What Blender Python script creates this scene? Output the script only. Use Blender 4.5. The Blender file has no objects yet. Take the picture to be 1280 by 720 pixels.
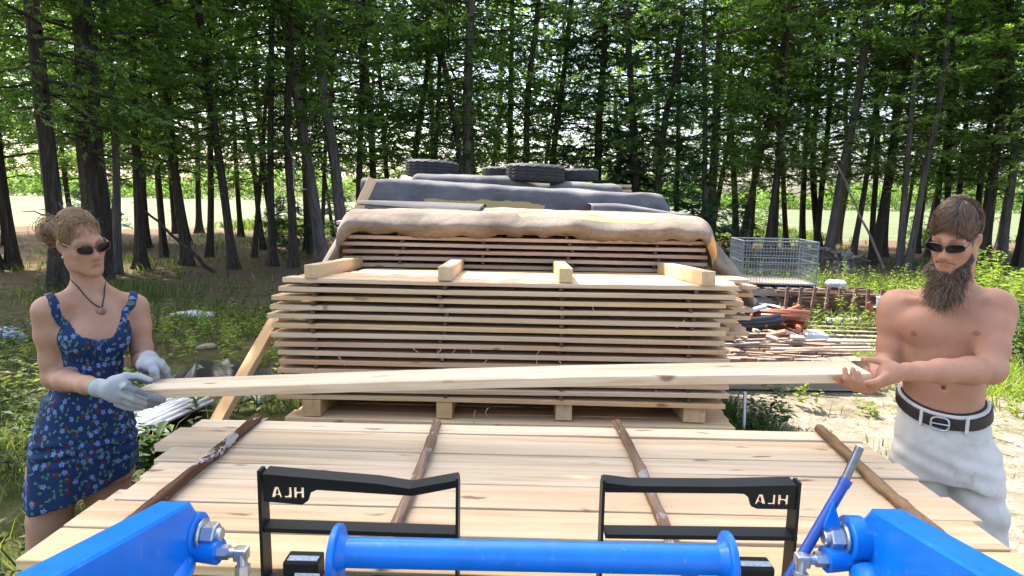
import bpy, bmesh, math, random
import numpy as np
from mathutils import Vector, Matrix, Euler
random.seed(7); RNG = np.random.default_rng(7)
sc = bpy.context.scene
COL = sc.collection
PI = math.pi
def rad(a): return math.radians(a)

# ------------------------------------------------------------------ camera
CAM = np.array([0.0, 0.0, 1.75])
FPX = 800.0
def _cam_basis():
    yaw, pitch, roll = rad(-0.86), math.atan(110/FPX), rad(1.0)
    # looking down +Y, yaw<0 looks left
    f = np.array([math.sin(yaw)*math.cos(pitch), math.cos(yaw)*math.cos(pitch), -math.sin(pitch)])
    r = np.cross(f, [0, 0, 1.0]); r /= np.linalg.norm(r)
    u = np.cross(r, f)
    R = math.cos(roll)*r + math.sin(roll)*u
    U = -math.sin(roll)*r + math.cos(roll)*u
    return f, R, U
CF, CR, CU = _cam_basis()
def P(px, py, Y):
    """world point seen at photo pixel (1280x720) lying on the plane y = Y"""
    d = CF + CR*((px-640)/FPX) - CU*((py-360)/FPX)
    t = Y/d[1]
    return CAM + d*t
def G(px, py, z=0.0):
    """ground point (height z) seen at photo pixel"""
    d = CF + CR*((px-640)/FPX) - CU*((py-360)/FPX)
    t = (z-CAM[2])/d[2]
    return CAM + d*t
cam_d = bpy.data.cameras.new('camera'); cam = bpy.data.objects.new('camera', cam_d); COL.objects.link(cam)
cam_d.sensor_width = 36; cam_d.lens = 36*FPX/1280; cam_d.clip_start = 0.05; cam_d.clip_end = 3000
M = Matrix(((CR[0], CU[0], -CF[0], CAM[0]), (CR[1], CU[1], -CF[1], CAM[1]), (CR[2], CU[2], -CF[2], CAM[2]), (0, 0, 0, 1)))
cam.matrix_world = M
sc.camera = cam

# ------------------------------------------------------------------ light
SUN_EL, SUN_AZ = rad(56), rad(-48)     # azimuth from +Y towards +X
S = Vector((math.sin(SUN_AZ)*math.cos(SUN_EL), math.cos(SUN_AZ)*math.cos(SUN_EL), math.sin(SUN_EL)))
sd = bpy.data.lights.new('sun', 'SUN'); sd.energy = 3.8; sd.angle = rad(0.5); sd.color = (1.0, 0.94, 0.85)
so = bpy.data.objects.new('sun', sd); COL.objects.link(so); so.rotation_euler = S.to_track_quat('Z', 'Y').to_euler(); so.location = (0, 10, 40)
w = bpy.data.worlds.new('World'); sc.world = w; w.use_nodes = True
nt = w.node_tree; bg = nt.nodes['Background']; sky = nt.nodes.new('ShaderNodeTexSky'); sky.sky_type = 'NISHITA'
sky.sun_disc = False; sky.sun_elevation = SUN_EL; sky.sun_rotation = SUN_AZ; sky.air_density = 1.0; sky.dust_density = 4.0; sky.ozone_density = 0.6
nt.links.new(sky.outputs[0], bg.inputs[0]); bg.inputs[1].default_value = 0.15
sc.view_settings.view_transform = 'Standard'; sc.view_settings.look = 'None'; sc.view_settings.gamma = 1; sc.view_settings.exposure = 2.2
sc.view_settings.use_curve_mapping = False
sc.cycles.max_bounces = 5; sc.cycles.diffuse_bounces = 2; sc.cycles.glossy_bounces = 2; sc.cycles.transmission_bounces = 3

# ------------------------------------------------------------------ object helpers
def tag(o, label=None, cat=None, group=None, kind=None):
    if label: o['label'] = label
    if cat: o['category'] = cat
    if group: o['group'] = group
    if kind: o['kind'] = kind
    return o
def empty(name, loc=(0, 0, 0), rz=0.0):
    o = bpy.data.objects.new(name, None); o.empty_display_size = 0.1; COL.objects.link(o)
    o.location = Vector(loc); o.rotation_euler = (0, 0, rz); return o
def np_mesh(name, V, F, mats, smooth=True, midx=None, uv=None, col=None):
    """V (n,3), F list of arrays each (m,k)"""
    me = bpy.data.meshes.new(name)
    V = np.asarray(V, dtype=np.float32)
    if isinstance(F, np.ndarray): F = [F]
    F = [np.asarray(f, dtype=np.int32) for f in F if len(f)]
    me.vertices.add(len(V)); me.vertices.foreach_set('co', V.ravel())
    nl = sum(f.size for f in F); nf = sum(len(f) for f in F)
    me.loops.add(nl); me.loops.foreach_set('vertex_index', np.concatenate([f.ravel() for f in F]))
    me.polygons.add(nf)
    tot = np.concatenate([np.full(len(f), f.shape[1], np.int32) for f in F])
    st = np.concatenate([[0], np.cumsum(tot)[:-1]]).astype(np.int32)
    me.polygons.foreach_set('loop_start', st); me.polygons.foreach_set('loop_total', tot)
    me.polygons.foreach_set('use_smooth', np.full(nf, smooth, dtype=bool))
    if midx is not None: me.polygons.foreach_set('material_index', np.asarray(midx, np.int32))
    if not isinstance(mats, (list, tuple)): mats = [mats]
    for m in mats: me.materials.append(m)
    if uv is not None:
        l = me.uv_layers.new(name='UVMap'); li = np.concatenate([f.ravel() for f in F])
        l.data.foreach_set('uv', np.asarray(uv, np.float32)[li].ravel())
    if col is not None:
        a = me.color_attributes.new('Col', 'FLOAT_COLOR', 'POINT')
        c = np.ones((len(V), 4), np.float32); c[:, :3] = col; a.data.foreach_set('color', c.ravel())
    me.update(calc_edges=True)
    return me
def link(name, me, parent=None, loc=None):
    o = bpy.data.objects.new(name, me); COL.objects.link(o)
    if parent is not None: o.parent = parent
    if loc is not None: o.location = Vector(loc)
    return o
class MB:
    """collects boxes, tubes, prisms into one mesh"""
    def __init__(s): s.V = []; s.F = {}; s.n = 0; s.sm = []
    def add(s, V, F):
        V = np.asarray(V, float)
        for f in F: s.F.setdefault(len(f), []).append([i+s.n for i in f])
        s.V.append(V); s.n += len(V); return s
    def addq(s, V, F):
        F = np.asarray(F)
        s.F.setdefault(F.shape[1], []).extend((F+s.n).tolist()); s.V.append(np.asarray(V, float)); s.n += len(V); return s
    def box(s, c, d, R=None, bev=0.0):
        hx, hy, hz = d[0]/2, d[1]/2, d[2]/2
        if bev <= 0:
            V = np.array([[x, y, z] for x in (-hx, hx) for y in (-hy, hy) for z in (-hz, hz)])
            F = [(0, 1, 3, 2), (4, 6, 7, 5), (0, 4, 5, 1), (2, 3, 7, 6), (0, 2, 6, 4), (1, 5, 7, 3)]
        else:
            bm = bmesh.new(); bmesh.ops.create_cube(bm, size=1)
            for v in bm.verts: v.co = Vector((v.co.x*d[0], v.co.y*d[1], v.co.z*d[2]))
            bmesh.ops.bevel(bm, geom=list(bm.edges), offset=bev, segments=2, affect='EDGES', profile=0.6)
            bm.verts.index_update()
            V = np.array([v.co[:] for v in bm.verts]); F = [[v.index for v in f.verts] for f in bm.faces]; bm.free()
        if R is not None: V = V @ np.asarray(R).T
        return s.add(V+np.asarray(c), F)
    def tube(s, pts, r, n=10, cap=True, sx=1.0):
        pts = np.asarray(pts, float); m = len(pts); r = np.broadcast_to(np.asarray(r, float), (m,))
        T = np.gradient(pts, axis=0); T /= np.linalg.norm(T, axis=1)[:, None]+1e-12
        a = np.array([0, 0, 1.0]) if abs(T[0, 2]) < 0.9 else np.array([1.0, 0, 0])
        rings = []; N = np.cross(T[0], a); N /= np.linalg.norm(N)
        ang = np.arange(n)/n*2*PI
        for i in range(m):
            N = N-T[i]*N.dot(T[i]); N /= np.linalg.norm(N); B = np.cross(T[i], N)
            rings.append(pts[i]+r[i]*(np.cos(ang)[:, None]*N*sx+np.sin(ang)[:, None]*B))
        V = np.concatenate(rings); F = []
        for i in range(m-1):
            for j in range(n):
                k = (j+1) % n; F.append((i*n+j, i*n+k, (i+1)*n+k, (i+1)*n+j))
        s.add(V, F)
        if cap:
            b = s.n-m*n
            s.F.setdefault(n, []).append([b+j for j in range(n)][::-1]); s.F[n].append([b+(m-1)*n+j for j in range(n)])
        return s
    def cyl(s, a, b, r, n=24, r2=None, hexa=False):
        return s.tube([a, b], [r, r if r2 is None else r2], 6 if hexa else n)
    def prism(s, poly, axis, c0, c1):
        """poly of 2-D points extruded along axis from c0 to c1"""
        ax = 'xyz'.index(axis); n = len(poly); V = []
        for c in (c0, c1):
            for p in poly:
                q = [p[0], p[1]]; q.insert(ax, c); V.append(q)
        F = [tuple(range(n))[::-1], tuple(range(n, 2*n))]+[(i, (i+1) % n, n+(i+1) % n, n+i) for i in range(n)]
        return s.add(V, F)
    def lathe(s, prof, c, axis='z', n=48):
        prof = np.asarray(prof, float); m = len(prof); a = np.arange(n)/n*2*PI
        V = np.zeros((m, n, 3)); V[:, :, 0] = prof[:, 0:1]*np.cos(a); V[:, :, 1] = prof[:, 0:1]*np.sin(a); V[:, :, 2] = prof[:, 1:2]
        V = V.reshape(-1, 3)
        if axis == 'x': V = V[:, [2, 0, 1]]
        if axis == 'y': V = V[:, [1, 2, 0]]
        F = []
        for i in range(m-1):
            for j in range(n):
                k = (j+1) % n; F.append((i*n+j, i*n+k, (i+1)*n+k, (i+1)*n+j))
        return s.add(V+np.asarray(c), F)
    def mesh(s, name, mats, smooth=False, recalc=True):
        V = np.concatenate(s.V); me = np_mesh(name, V, [np.array(f) for f in s.F.values()], mats, smooth)
        if recalc:
            bm = bmesh.new(); bm.from_mesh(me); bmesh.ops.recalc_face_normals(bm, faces=bm.faces); bm.to_mesh(me); bm.free()
        if smooth:
            me.set_sharp_from_angle(angle=rad(40))
        return me
    def build(s, name, mats, parent=None, smooth=False, loc=None):
        me = s.mesh(name, mats, smooth)
        if loc is not None: me.transform(Matrix.Translation(-Vector(loc)))
        return link(name, me, parent, loc)
def rotm(rx=0, ry=0, rz=0):
    return np.array(Euler((rx, ry, rz), 'XYZ').to_matrix())

# ------------------------------------------------------------------ materials
def mat(name):
    m = bpy.data.materials.new(name); m.use_nodes = True
    n = m.node_tree.nodes; b = n['Principled BSDF']
    return m, n, m.node_tree.links, b
def N(n, t, **k):
    x = n.new('ShaderNode'+t)
    for a, v in k.items():
        if a.startswith('i_'): x.inputs[a[2:]].default_value = v
        else: setattr(x, a, v)
    return x
def ramp(n, stops, interp='LINEAR'):
    r = n.new('ShaderNodeValToRGB'); r.color_ramp.interpolation = interp; e = r.color_ramp.elements
    while len(e) < len(stops): e.new(0.5)
    for i, (p, c) in enumerate(stops):
        e[i].position = p; e[i].color = (*c, 1) if len(c) == 3 else c
    return r
def noise(n, l, vec, scale, detail=4, rough=0.55, dist=0.0):
    x = n.new('ShaderNodeTexNoise'); x.inputs['Scale'].default_value = scale; x.inputs['Detail'].default_value = detail
    x.inputs['Roughness'].default_value = rough; x.inputs['Distortion'].default_value = dist
    if vec is not None: l.new(vec, x.inputs['Vector'])
    return x
def mapping(n, l, vec, scale=(1, 1, 1), loc=(0, 0, 0)):
    x = n.new('ShaderNodeMapping'); x.inputs['Scale'].default_value = scale; x.inputs['Location'].default_value = loc
    l.new(vec, x.inputs['Vector']); return x.outputs[0]
def mixc(n, l, fac, a, b, blend='MIX'):
    x = n.new('ShaderNodeMix'); x.data_type = 'RGBA'; x.blend_type = blend
    for i, v in ((0, fac), (6, a), (7, b)):
        if hasattr(v, 'is_linked') or hasattr(v, 'links'): l.new(v, x.inputs[i])
        else: x.inputs[i].default_value = (*v, 1) if isinstance(v, tuple) and len(v) == 3 else v
    return x.outputs[2]
def math1(n, l, op, a, b=None, clamp=False):
    x = n.new('ShaderNodeMath'); x.operation = op; x.use_clamp = clamp
    for i, v in ((0, a), (1, b)):
        if v is None: continue
        if hasattr(v, 'links'): l.new(v, x.inputs[i])
        else: x.inputs[i].default_value = v
    return x.outputs[0]
def bump(n, l, b, h, strength=0.3, dist=0.01):
    x = n.new('ShaderNodeBump'); x.inputs['Strength'].default_value = strength; x.inputs['Distance'].default_value = dist
    l.new(h, x.inputs['Height']); l.new(x.outputs[0], b.inputs['Normal'])
def smap(n, l, v, lo, hi):
    x = n.new('ShaderNodeMapRange'); x.interpolation_type = 'SMOOTHSTEP'
    x.inputs[1].default_value = lo; x.inputs[2].default_value = hi; l.new(v, x.inputs[0]); return x.outputs[0]
def objvec(n, l, rnd=True):
    tc = n.new('ShaderNodeTexCoord'); v = tc.outputs['Object']
    if rnd:
        oi = n.new('ShaderNodeObjectInfo'); a = n.new('ShaderNodeVectorMath'); a.operation = 'SCALE'
        c = n.new('ShaderNodeCombineXYZ'); 
        for i, k in enumerate((37.0, 53.0, 71.0)): l.new(math1(n, l, 'MULTIPLY', oi.outputs['Random'], k), c.inputs[i])
        b = n.new('ShaderNodeVectorMath'); b.operation = 'ADD'; l.new(v, b.inputs[0]); l.new(c.outputs[0], b.inputs[1])
        return b.outputs[0], oi.outputs['Random']
    return v, None

def wood_mat(name, c_lo, c_mid, c_hi, warm, knots=0.62, dirt=0.0, rough=0.6):
    m, n, l, b = mat(name)
    v, r = objvec(n, l)
    g = noise(n, l, mapping(n, l, v, (1.1, 26, 26)), 1.0, 6, 0.6, 0.4)
    fine = noise(n, l, mapping(n, l, v, (5, 160, 160)), 1.0, 3, 0.6)
    base = ramp(n, [(0.25, c_lo), (0.5, c_mid), (0.75, c_hi)]); l.new(g.outputs[0], base.inputs[0])
    big = noise(n, l, mapping(n, l, v, (0.5, 4, 4)), 1.0, 3, 0.5)
    c = mixc(n, l, math1(n, l, 'MULTIPLY', smap(n, l, big.outputs[0], 0.48, 0.72), 0.75), base.outputs[0], warm)
    c = mixc(n, l, math1(n, l, 'MULTIPLY', smap(n, l, fine.outputs[0], 0.5, 0.75), 0.22), c, tuple(x*0.6 for x in c_lo))
    vo = N(n, 'TexVoronoi'); vo.inputs['Scale'].default_value = 1.0
    dn = noise(n, l, v, 9, 2); dv = n.new('ShaderNodeVectorMath'); dv.operation = 'SCALE'; dv.inputs['Scale'].default_value = 0.05
    l.new(dn.outputs['Color'], dv.inputs[0]); av = n.new('ShaderNodeVectorMath'); av.operation = 'ADD'; l.new(v, av.inputs[0]); l.new(dv.outputs[0], av.inputs[1])
    l.new(mapping(n, l, av.outputs[0], (3.6, 17, 9)), vo.inputs['Vector'])
    sepc = n.new('ShaderNodeSeparateColor'); l.new(vo.outputs['Color'], sepc.inputs[0])
    pick = smap(n, l, sepc.outputs[0], knots, knots+0.02)
    ring = smap(n, l, vo.outputs['Distance'], 0.20, 0.07)
    kn = math1(n, l, 'MULTIPLY', pick, ring)
    c = mixc(n, l, math1(n, l, 'MULTIPLY', kn, 0.8), c, (0.15, 0.07, 0.028))
    c = mixc(n, l, math1(n, l, 'MULTIPLY', r, 0.35), c, mixc(n, l, 1.0, c, (0.86, 0.74, 0.62), 'MULTIPLY'))
    r2 = math1(n, l, 'FRACT', math1(n, l, 'MULTIPLY', r, 7.31)); r3 = math1(n, l, 'FRACT', math1(n, l, 'MULTIPLY', r, 19.7))
    c = mixc(n, l, math1(n, l, 'MULTIPLY', smap(n, l, r2, .45, 1.0), 0.8), c, mixc(n, l, 1.0, c, (.92, .76, .66), 'MULTIPLY'))
    c = mixc(n, l, math1(n, l, 'MULTIPLY', smap(n, l, r3, .6, 1.0), 0.75), c, mixc(n, l, 1.0, c, (1.04, .95, .70), 'MULTIPLY'))
    if dirt > 0:
        d = noise(n, l, mapping(n, l, v, (2, 6, 6)), 1.5, 5, 0.65)
        c = mixc(n, l, math1(n, l, 'MULTIPLY', smap(n, l, d.outputs[0], 0.45, 0.7), dirt), c, (0.17, 0.15, 0.13))
    l.new(c, b.inputs['Base Color']); b.inputs['Roughness'].default_value = rough
    b.inputs['Specular IOR Level'].default_value = 0.25
    bump(n, l, b, fine.outputs[0], 0.25, 0.002)
    return m
M_FRESH = wood_mat('fresh_pine', (0.41, 0.28, 0.155), (0.63, 0.50, 0.335), (0.70, 0.595, 0.435), (0.56, 0.375, 0.21), 0.20)
M_PILE = wood_mat('stacked_pine', (0.48, 0.305, 0.165), (0.60, 0.43, 0.265), (0.67, 0.52, 0.35), (0.56, 0.33, 0.19), 0.62, 0.12)
M_OLD = wood_mat('weathered_pine', (0.34, 0.24, 0.18), (0.44, 0.33, 0.26), (0.53, 0.42, 0.345), (0.40, 0.28, 0.215), 0.8, 0.4)
M_TIMB = wood_mat('timber', (0.45, 0.29, 0.15), (0.57, 0.40, 0.22), (0.63, 0.48, 0.30), (0.52, 0.33, 0.17), 0.8, 0.12)
M_GREYW = wood_mat('grey_wood', (0.17, 0.14, 0.115), (0.25, 0.215, 0.185), (0.36, 0.32, 0.28), (0.2, 0.15, 0.11), 0.85, 0.5)
M_LEAN = wood_mat('amber_wood', (0.36, 0.21, 0.08), (0.46, 0.29, 0.12), (0.54, 0.37, 0.18), (0.4, 0.22, 0.09), 0.8, 0.1)

def bark_mat(name, c1, c2, c3, patch=None, sc1=(14, 14, 2.2), pfac=0.58, rough=0.9):
    m, n, l, b = mat(name); v, r = objvec(n, l)
    a = noise(n, l, mapping(n, l, v, sc1), 1.0, 7, 0.65, 0.6)
    cr = ramp(n, [(0.3, c1), (0.5, c2), (0.72, c3)]); l.new(a.outputs[0], cr.inputs[0]); c = cr.outputs[0]
    if patch:
        p = noise(n, l, mapping(n, l, v, (6, 14, 14)), 1.0, 5, 0.7)
        c = mixc(n, l, smap(n, l, p.outputs[0], pfac, pfac+0.04), c, patch)
    c = mixc(n, l, math1(n, l, 'MULTIPLY', r, 0.4), c, mixc(n, l, 1.0, c, (0.6, 0.58, 0.56), 'MULTIPLY'))
    l.new(c, b.inputs['Base Color']); b.inputs['Roughness'].default_value = rough; b.inputs['Specular IOR Level'].default_value = 0.2
    bump(n, l, b, a.outputs[0], 0.9, 0.03)
    return m
M_BARK = bark_mat('cedar_bark', (0.020, 0.015, 0.011), (0.050, 0.038, 0.029), (0.105, 0.084, 0.067))
M_BARK_GREYLIT = bark_mat('grey_lit_bark', (0.05, 0.040, 0.034), (0.105, 0.088, 0.077), (0.20, 0.172, 0.152))  # bark lightened to carry the light on lit trunks; also dead stems
M_STICKA = bark_mat('peeled_bark_stick', (0.06, 0.027, 0.016), (0.115, 0.055, 0.032), (0.19, 0.10, 0.06), (0.55, 0.50, 0.45), (3, 40, 40), 0.55)
M_STICKB = bark_mat('bark_stick', (0.13, 0.075, 0.048), (0.25, 0.155, 0.10), (0.38, 0.265, 0.185), (0.42, 0.37, 0.33), (3, 40, 40), 0.56)
M_SPACER = bark_mat('spacer_bark', (0.05, 0.03, 0.022), (0.10, 0.065, 0.045), (0.17, 0.115, 0.085), None, (3, 30, 30))

def simple(name, col, rough=0.5, metal=0.0, var=0.12, scale=8.0, coat=0.0, bmp=0.0, spec=0.5, dirt=None, dlo=0.55, dhi=0.75):
    m, n, l, b = mat(name); v, _ = objvec(n, l, False)
    a = noise(n, l, v, scale, 5, 0.6)
    lo = tuple(max(0, x*(1-var*1.5)) for x in col); hi = tuple(min(1, x*(1+var)) for x in col)
    cr = ramp(n, [(0.3, lo), (0.7, hi)]); l.new(a.outputs[0], cr.inputs[0]); c = cr.outputs[0]
    if dirt:
        d = noise(n, l, v, scale*3.1, 6, 0.7); c = mixc(n, l, smap(n, l, d.outputs[0], dlo, dhi), c, dirt)
    l.new(c, b.inputs['Base Color']); b.inputs['Roughness'].default_value = rough; b.inputs['Metallic'].default_value = metal
    b.inputs['Specular IOR Level'].default_value = spec
    b.inputs['Coat Weight'].default_value = coat; b.inputs['Coat Roughness'].default_value = 0.12
    if bmp: bump(n, l, b, a.outputs[0], bmp, 0.01)
    return m
M_BLUE = simple('loader_blue_paint', (0.001, 0.160, 0.62), 0.36, 0, 0.08, 20, 0.15, 0, 0.35, dirt=(0.10, 0.22, 0.42), dlo=0.57, dhi=0.74)
M_BLUE_SHADE = simple('shaded_blue_paint', (0.003, 0.055, 0.30), 0.4, 0, 0.08, 20, 0.2, dirt=(0.05, 0.10, 0.22), dlo=0.6)  # loader blue again, with the lever's shadow put into the colour
M_BLACKP = simple('black_powder_coat', (0.008, 0.0085, 0.010), 0.5, 0, 0.2, 25, 0.0, 0, 0.3, dirt=(0.10, 0.10, 0.10), dlo=0.70, dhi=0.76)
M_STEEL = simple('galvanised_steel', (0.52, 0.53, 0.54), 0.33, 0.9, 0.15, 60)
M_STEELD = simple('worn_steel_rod', (0.16, 0.165, 0.18), 0.35, 0.85, 0.2, 60)
M_STEELB = simple('bright_cut_steel', (0.75, 0.76, 0.76), 0.35, 0.6, 0.05, 60)
M_RUBBER = simple('tyre_rubber', (0.022, 0.023, 0.026), 0.75, 0, 0.3, 14, 0, 0.2, 0.4, dirt=(0.10, 0.095, 0.09), dlo=0.6, dhi=0.9)
M_LABEL = simple('silver_sticker', (0.62, 0.66, 0.68), 0.4, 0.0, 0.1, 90, dirt=(0.25, 0.28, 0.3), dlo=0.55, dhi=0.6)
M_TARPB = simple('black_plastic', (0.010, 0.0105, 0.013), 0.5, 0, 0.3, 6, 0.0, 0, .3)
M_TIN = simple('galvanised_roofing', (0.30, 0.315, 0.34), 0.5, 0.2, 0.15, 5, dirt=(0.20, 0.12, 0.08), dlo=0.66, dhi=0.8)
M_WIRE = simple('cage_wire', (0.15, 0.18, 0.21), 0.45, 0.5, 0.15, 10, dirt=(0.3, 0.2, 0.14), dlo=0.62, dhi=0.75)
M_RUST = simple('rusty_slat', (0.15, 0.085, 0.06), 0.8, 0, 0.35, 6, 0, 0.3, 0.3)
M_HOSER = simple('orange_hose', (0.27, 0.075, 0.035), 0.5, 0, 0.2, 5)
M_HOSEB = simple('black_hose', (0.016, 0.017, 0.024), 0.42, 0, 0.2, 5)
M_WHITE = simple('chalky_white', (0.62, 0.63, 0.63), 0.6, 0, 0.1, 5, dirt=(0.3, 0.28, 0.25), dlo=0.6, dhi=0.8)
M_GREYP = simple('grey_plastic_drum', (0.33, 0.38, 0.45), 0.5, 0, 0.15, 4)
M_BRICK = simple('cut_wood_block', (0.23, 0.155, 0.115), 0.85, 0, 0.35, 9, 0, 0.3, 0.3)
M_STUMP = bark_mat('weathered_root', (0.045, 0.038, 0.033), (0.12, 0.105, 0.092), (0.25, 0.23, 0.205), None, (9, 9, 3))
# ================================================================== lumber
def board_mesh(L, wd, th, m, seed, wane=0.0, seg=16):
    r = np.random.default_rng(seed); xs = np.linspace(-L/2, L/2, seg+1)
    bow = 0.002*np.sin(xs*2.1+r.uniform(0, 6)); crook = 0.0022*np.sin(xs*1.7+r.uniform(0, 6))
    V = []
    e = 0.0016
    for i, x in enumerate(xs):
        j = r.normal(0, 0.0007, 8)
        wv = wane*abs(math.sin(x*1.3+seed))**3
        y0, y1 = -wd/2+crook[i]+j[0], wd/2+crook[i]+j[1]; z0, z1 = bow[i]-th/2+j[2]*.5, bow[i]+th/2+j[3]*.5
        for (y, z) in ((y0+e, z0), (y1-e, z0), (y1, z0+e), (y1, z1-e), (y1-e, z1), (y0+e+wv, z1), (y0, z1-e-wv*0.6), (y0, z0+e)):
            V.append((x, y, z))
    n = 8; q = []
    for i in range(seg):
        for k in range(n):
            q.append((i*n+k, (i+1)*n+k, (i+1)*n+(k+1) % n, i*n+(k+1) % n))
    caps = [list(range(n))[::-1], [seg*n+k for k in range(n)]]
    mb = MB(); mb.V = [np.array(V)]; mb.n = len(V); mb.F = {4: q, 8: caps}
    return mb.mesh('lumber_board', m)
ORD = ['first', 'second', 'third', 'fourth', 'fifth', 'sixth', 'seventh', 'eighth', 'ninth', 'tenth', 'eleventh', 'twelfth', 'thirteenth', 'fourteenth', 'fifteenth']
def frame4(origin, rz=0.0, rx=0.0):
    return Matrix.Translation(Vector(origin)) @ Matrix.Rotation(rz, 4, 'Z') @ Matrix.Rotation(rx, 4, 'X')
def place(me, name, F4, loc, rz=0, rx=0, ry=0):
    o = link(name, me)
    m = F4 @ Matrix.Translation(Vector(loc)) @ Euler((rx, ry, rz)).to_matrix().to_4x4()
    o.location = m.to_translation(); o.rotation_euler = m.to_euler(); return o
rr = random.Random(11)
# ---------------------------------------------------------- the near stack
DZ = 0.89
ND = frame4((0.035, 1.383, DZ))
edges = [0.0, 0.161, 0.313, 0.466, 0.588, 0.711, 0.892, 0.987]
offs = [0.005, 0.0, 0.03, 0.01, 0.0, -0.015, -0.005, -0.02]
lens = [2.45, 2.44, 2.44, 2.45, 2.47, 2.54, 2.50, 2.42]
TH = 0.025
nd = [('yellowish knotty', 0), ('pale', 1), ('wide bright', 2), ('fine grained', 3), ('narrow creamy', 4), ('knotty cream', 5), ('pink streaked narrow', 6)]
where = ['nearest the loader', 'second from the loader', 'third from the loader', 'in the middle', 'third from the far side', 'second from the far side', 'farthest from the loader']
for i in range(7):
    wd = edges[i+1]-edges[i]-0.008
    me = board_mesh(lens[i]+rr.uniform(-.01, .01), wd, TH, M_FRESH, 100+i)
    o = place(me, 'lumber_board', ND, (offs[i]+rr.uniform(-.015, .015), (edges[i]+edges[i+1])/2, -TH/2-rr.uniform(0, .005)), rr.uniform(-.002, .002), 0, 0)
    tag(o, '%s board on top of the near stack, %s' % (nd[i][0], where[i]), 'board', 'top boards of the near lumber stack')
low = [board_mesh(2.44, 0.155, TH, M_FRESH, 130+i) for i in range(3)]
spm = MB().tube([(0, -0.5, 0), (0, -0.2, 0.001), (0, 0.2, -0.001), (0, 0.5, 0)], 0.0125, 8).mesh('spacer_stick', M_SPACER, True)
for lay in range(1, 14):
    z = -TH-lay*0.049+0.024
    rows = range(6)
    if lay > 2: rows = (0, 5)
    for b in rows:
        y = 0.083+b*0.162+rr.uniform(-.005, .005)
        o = place(low[(lay+b) % 3], 'lumber_board', ND, (rr.uniform(-.04, .04)-(0.03 if lay == 1 else 0), y, z-TH/2+0.0), rr.uniform(-.004, .004))
        tag(o, 'pale board inside the near stack, under the loose top boards' if lay <= 2 else 'pale board low in the near stack below its top layers', 'board', 'lower boards of the near stack')
    for k, x in enumerate((-1.02, -0.36, 0.34, 1.03)):
        o = place(spm, 'spacer_stick', ND, (x, 0.49, z+0.0122))
        tag(o, 'round bark spacer stick between lower layers of the near stack', 'spacer stick', 'spacer sticks inside the near stack')
# four long sticks lying on the near stack
def stick(p0, p1, r, m, label, seed, flat=1.0):
    r_ = np.random.default_rng(seed); n = 22; t = np.linspace(0, 1, n)[:, None]
    pts = np.asarray(p0)*(1-t)+np.asarray(p1)*t
    L = np.linalg.norm(np.asarray(p1)-np.asarray(p0)); c = (np.asarray(p0)+np.asarray(p1))/2
    # built along local X so that the bark runs along the stick
    xs = np.linspace(-L/2, L/2, n); q = np.stack([xs, 0.006*np.sin(xs*5+seed), 0.003*np.sin(xs*7+seed)], 1)
    rad_ = r*(1+r_.normal(0, 0.05, n))
    mb = MB(); mb.tube(q, rad_, 14)
    V = mb.V[0]; V[:, 2] *= flat; V += r_.normal(0, 0.0010, V.shape)
    o = mb.build('bark_stick', m, None, True)
    d = Vector(p1)-Vector(p0); o.location = Vector(c); o.rotation_euler = d.to_track_quat('X', 'Z').to_euler()
    tag(o, label, 'stick', 'long spacer sticks laid on the near stack'); return o
def deckpt(px, py, h=0.0): return G(px, py, DZ+h)
def onedeck(a, b, h, **k):
    p0 = deckpt(*a, h); p1 = deckpt(*b, h); return p0, p1
def ext(p0, p1, t): return p0+(p1-p0)*t
a, b = onedeck((324, 521), (195, 626), 0.016); stick(a, ext(a, b, 1.32), 0.019, M_STICKA, 'dark red brown stick with peeling white bark, leftmost on the near stack', 1, 0.85)
a, b = onedeck((547, 527), (497, 653), 0.013); stick(a, ext(a, b, 1.25), 0.0165, M_STICKB, 'flaky pinkish brown stick running under the bent black rail', 2, 0.75)
a, b = onedeck((770, 528), (837, 663), 0.013); stick(a, ext(a, b, 1.25), 0.0165, M_STICKB, 'round brown bark stick running under the straight black rail', 3, 0.9)
a, b = onedeck((1022, 536), (1142, 640), 0.016); stick(a, ext(a, b, 1.3), 0.019, bark_mat('tan_stick', (0.10, 0.055, 0.025), (0.23, 0.14, 0.07), (0.36, 0.24, 0.13), (0.12, 0.07, 0.04), (3, 30, 30), 0.62), 'tan half-round stick between the bearded man and the blue lever', 4, 0.85)

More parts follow.
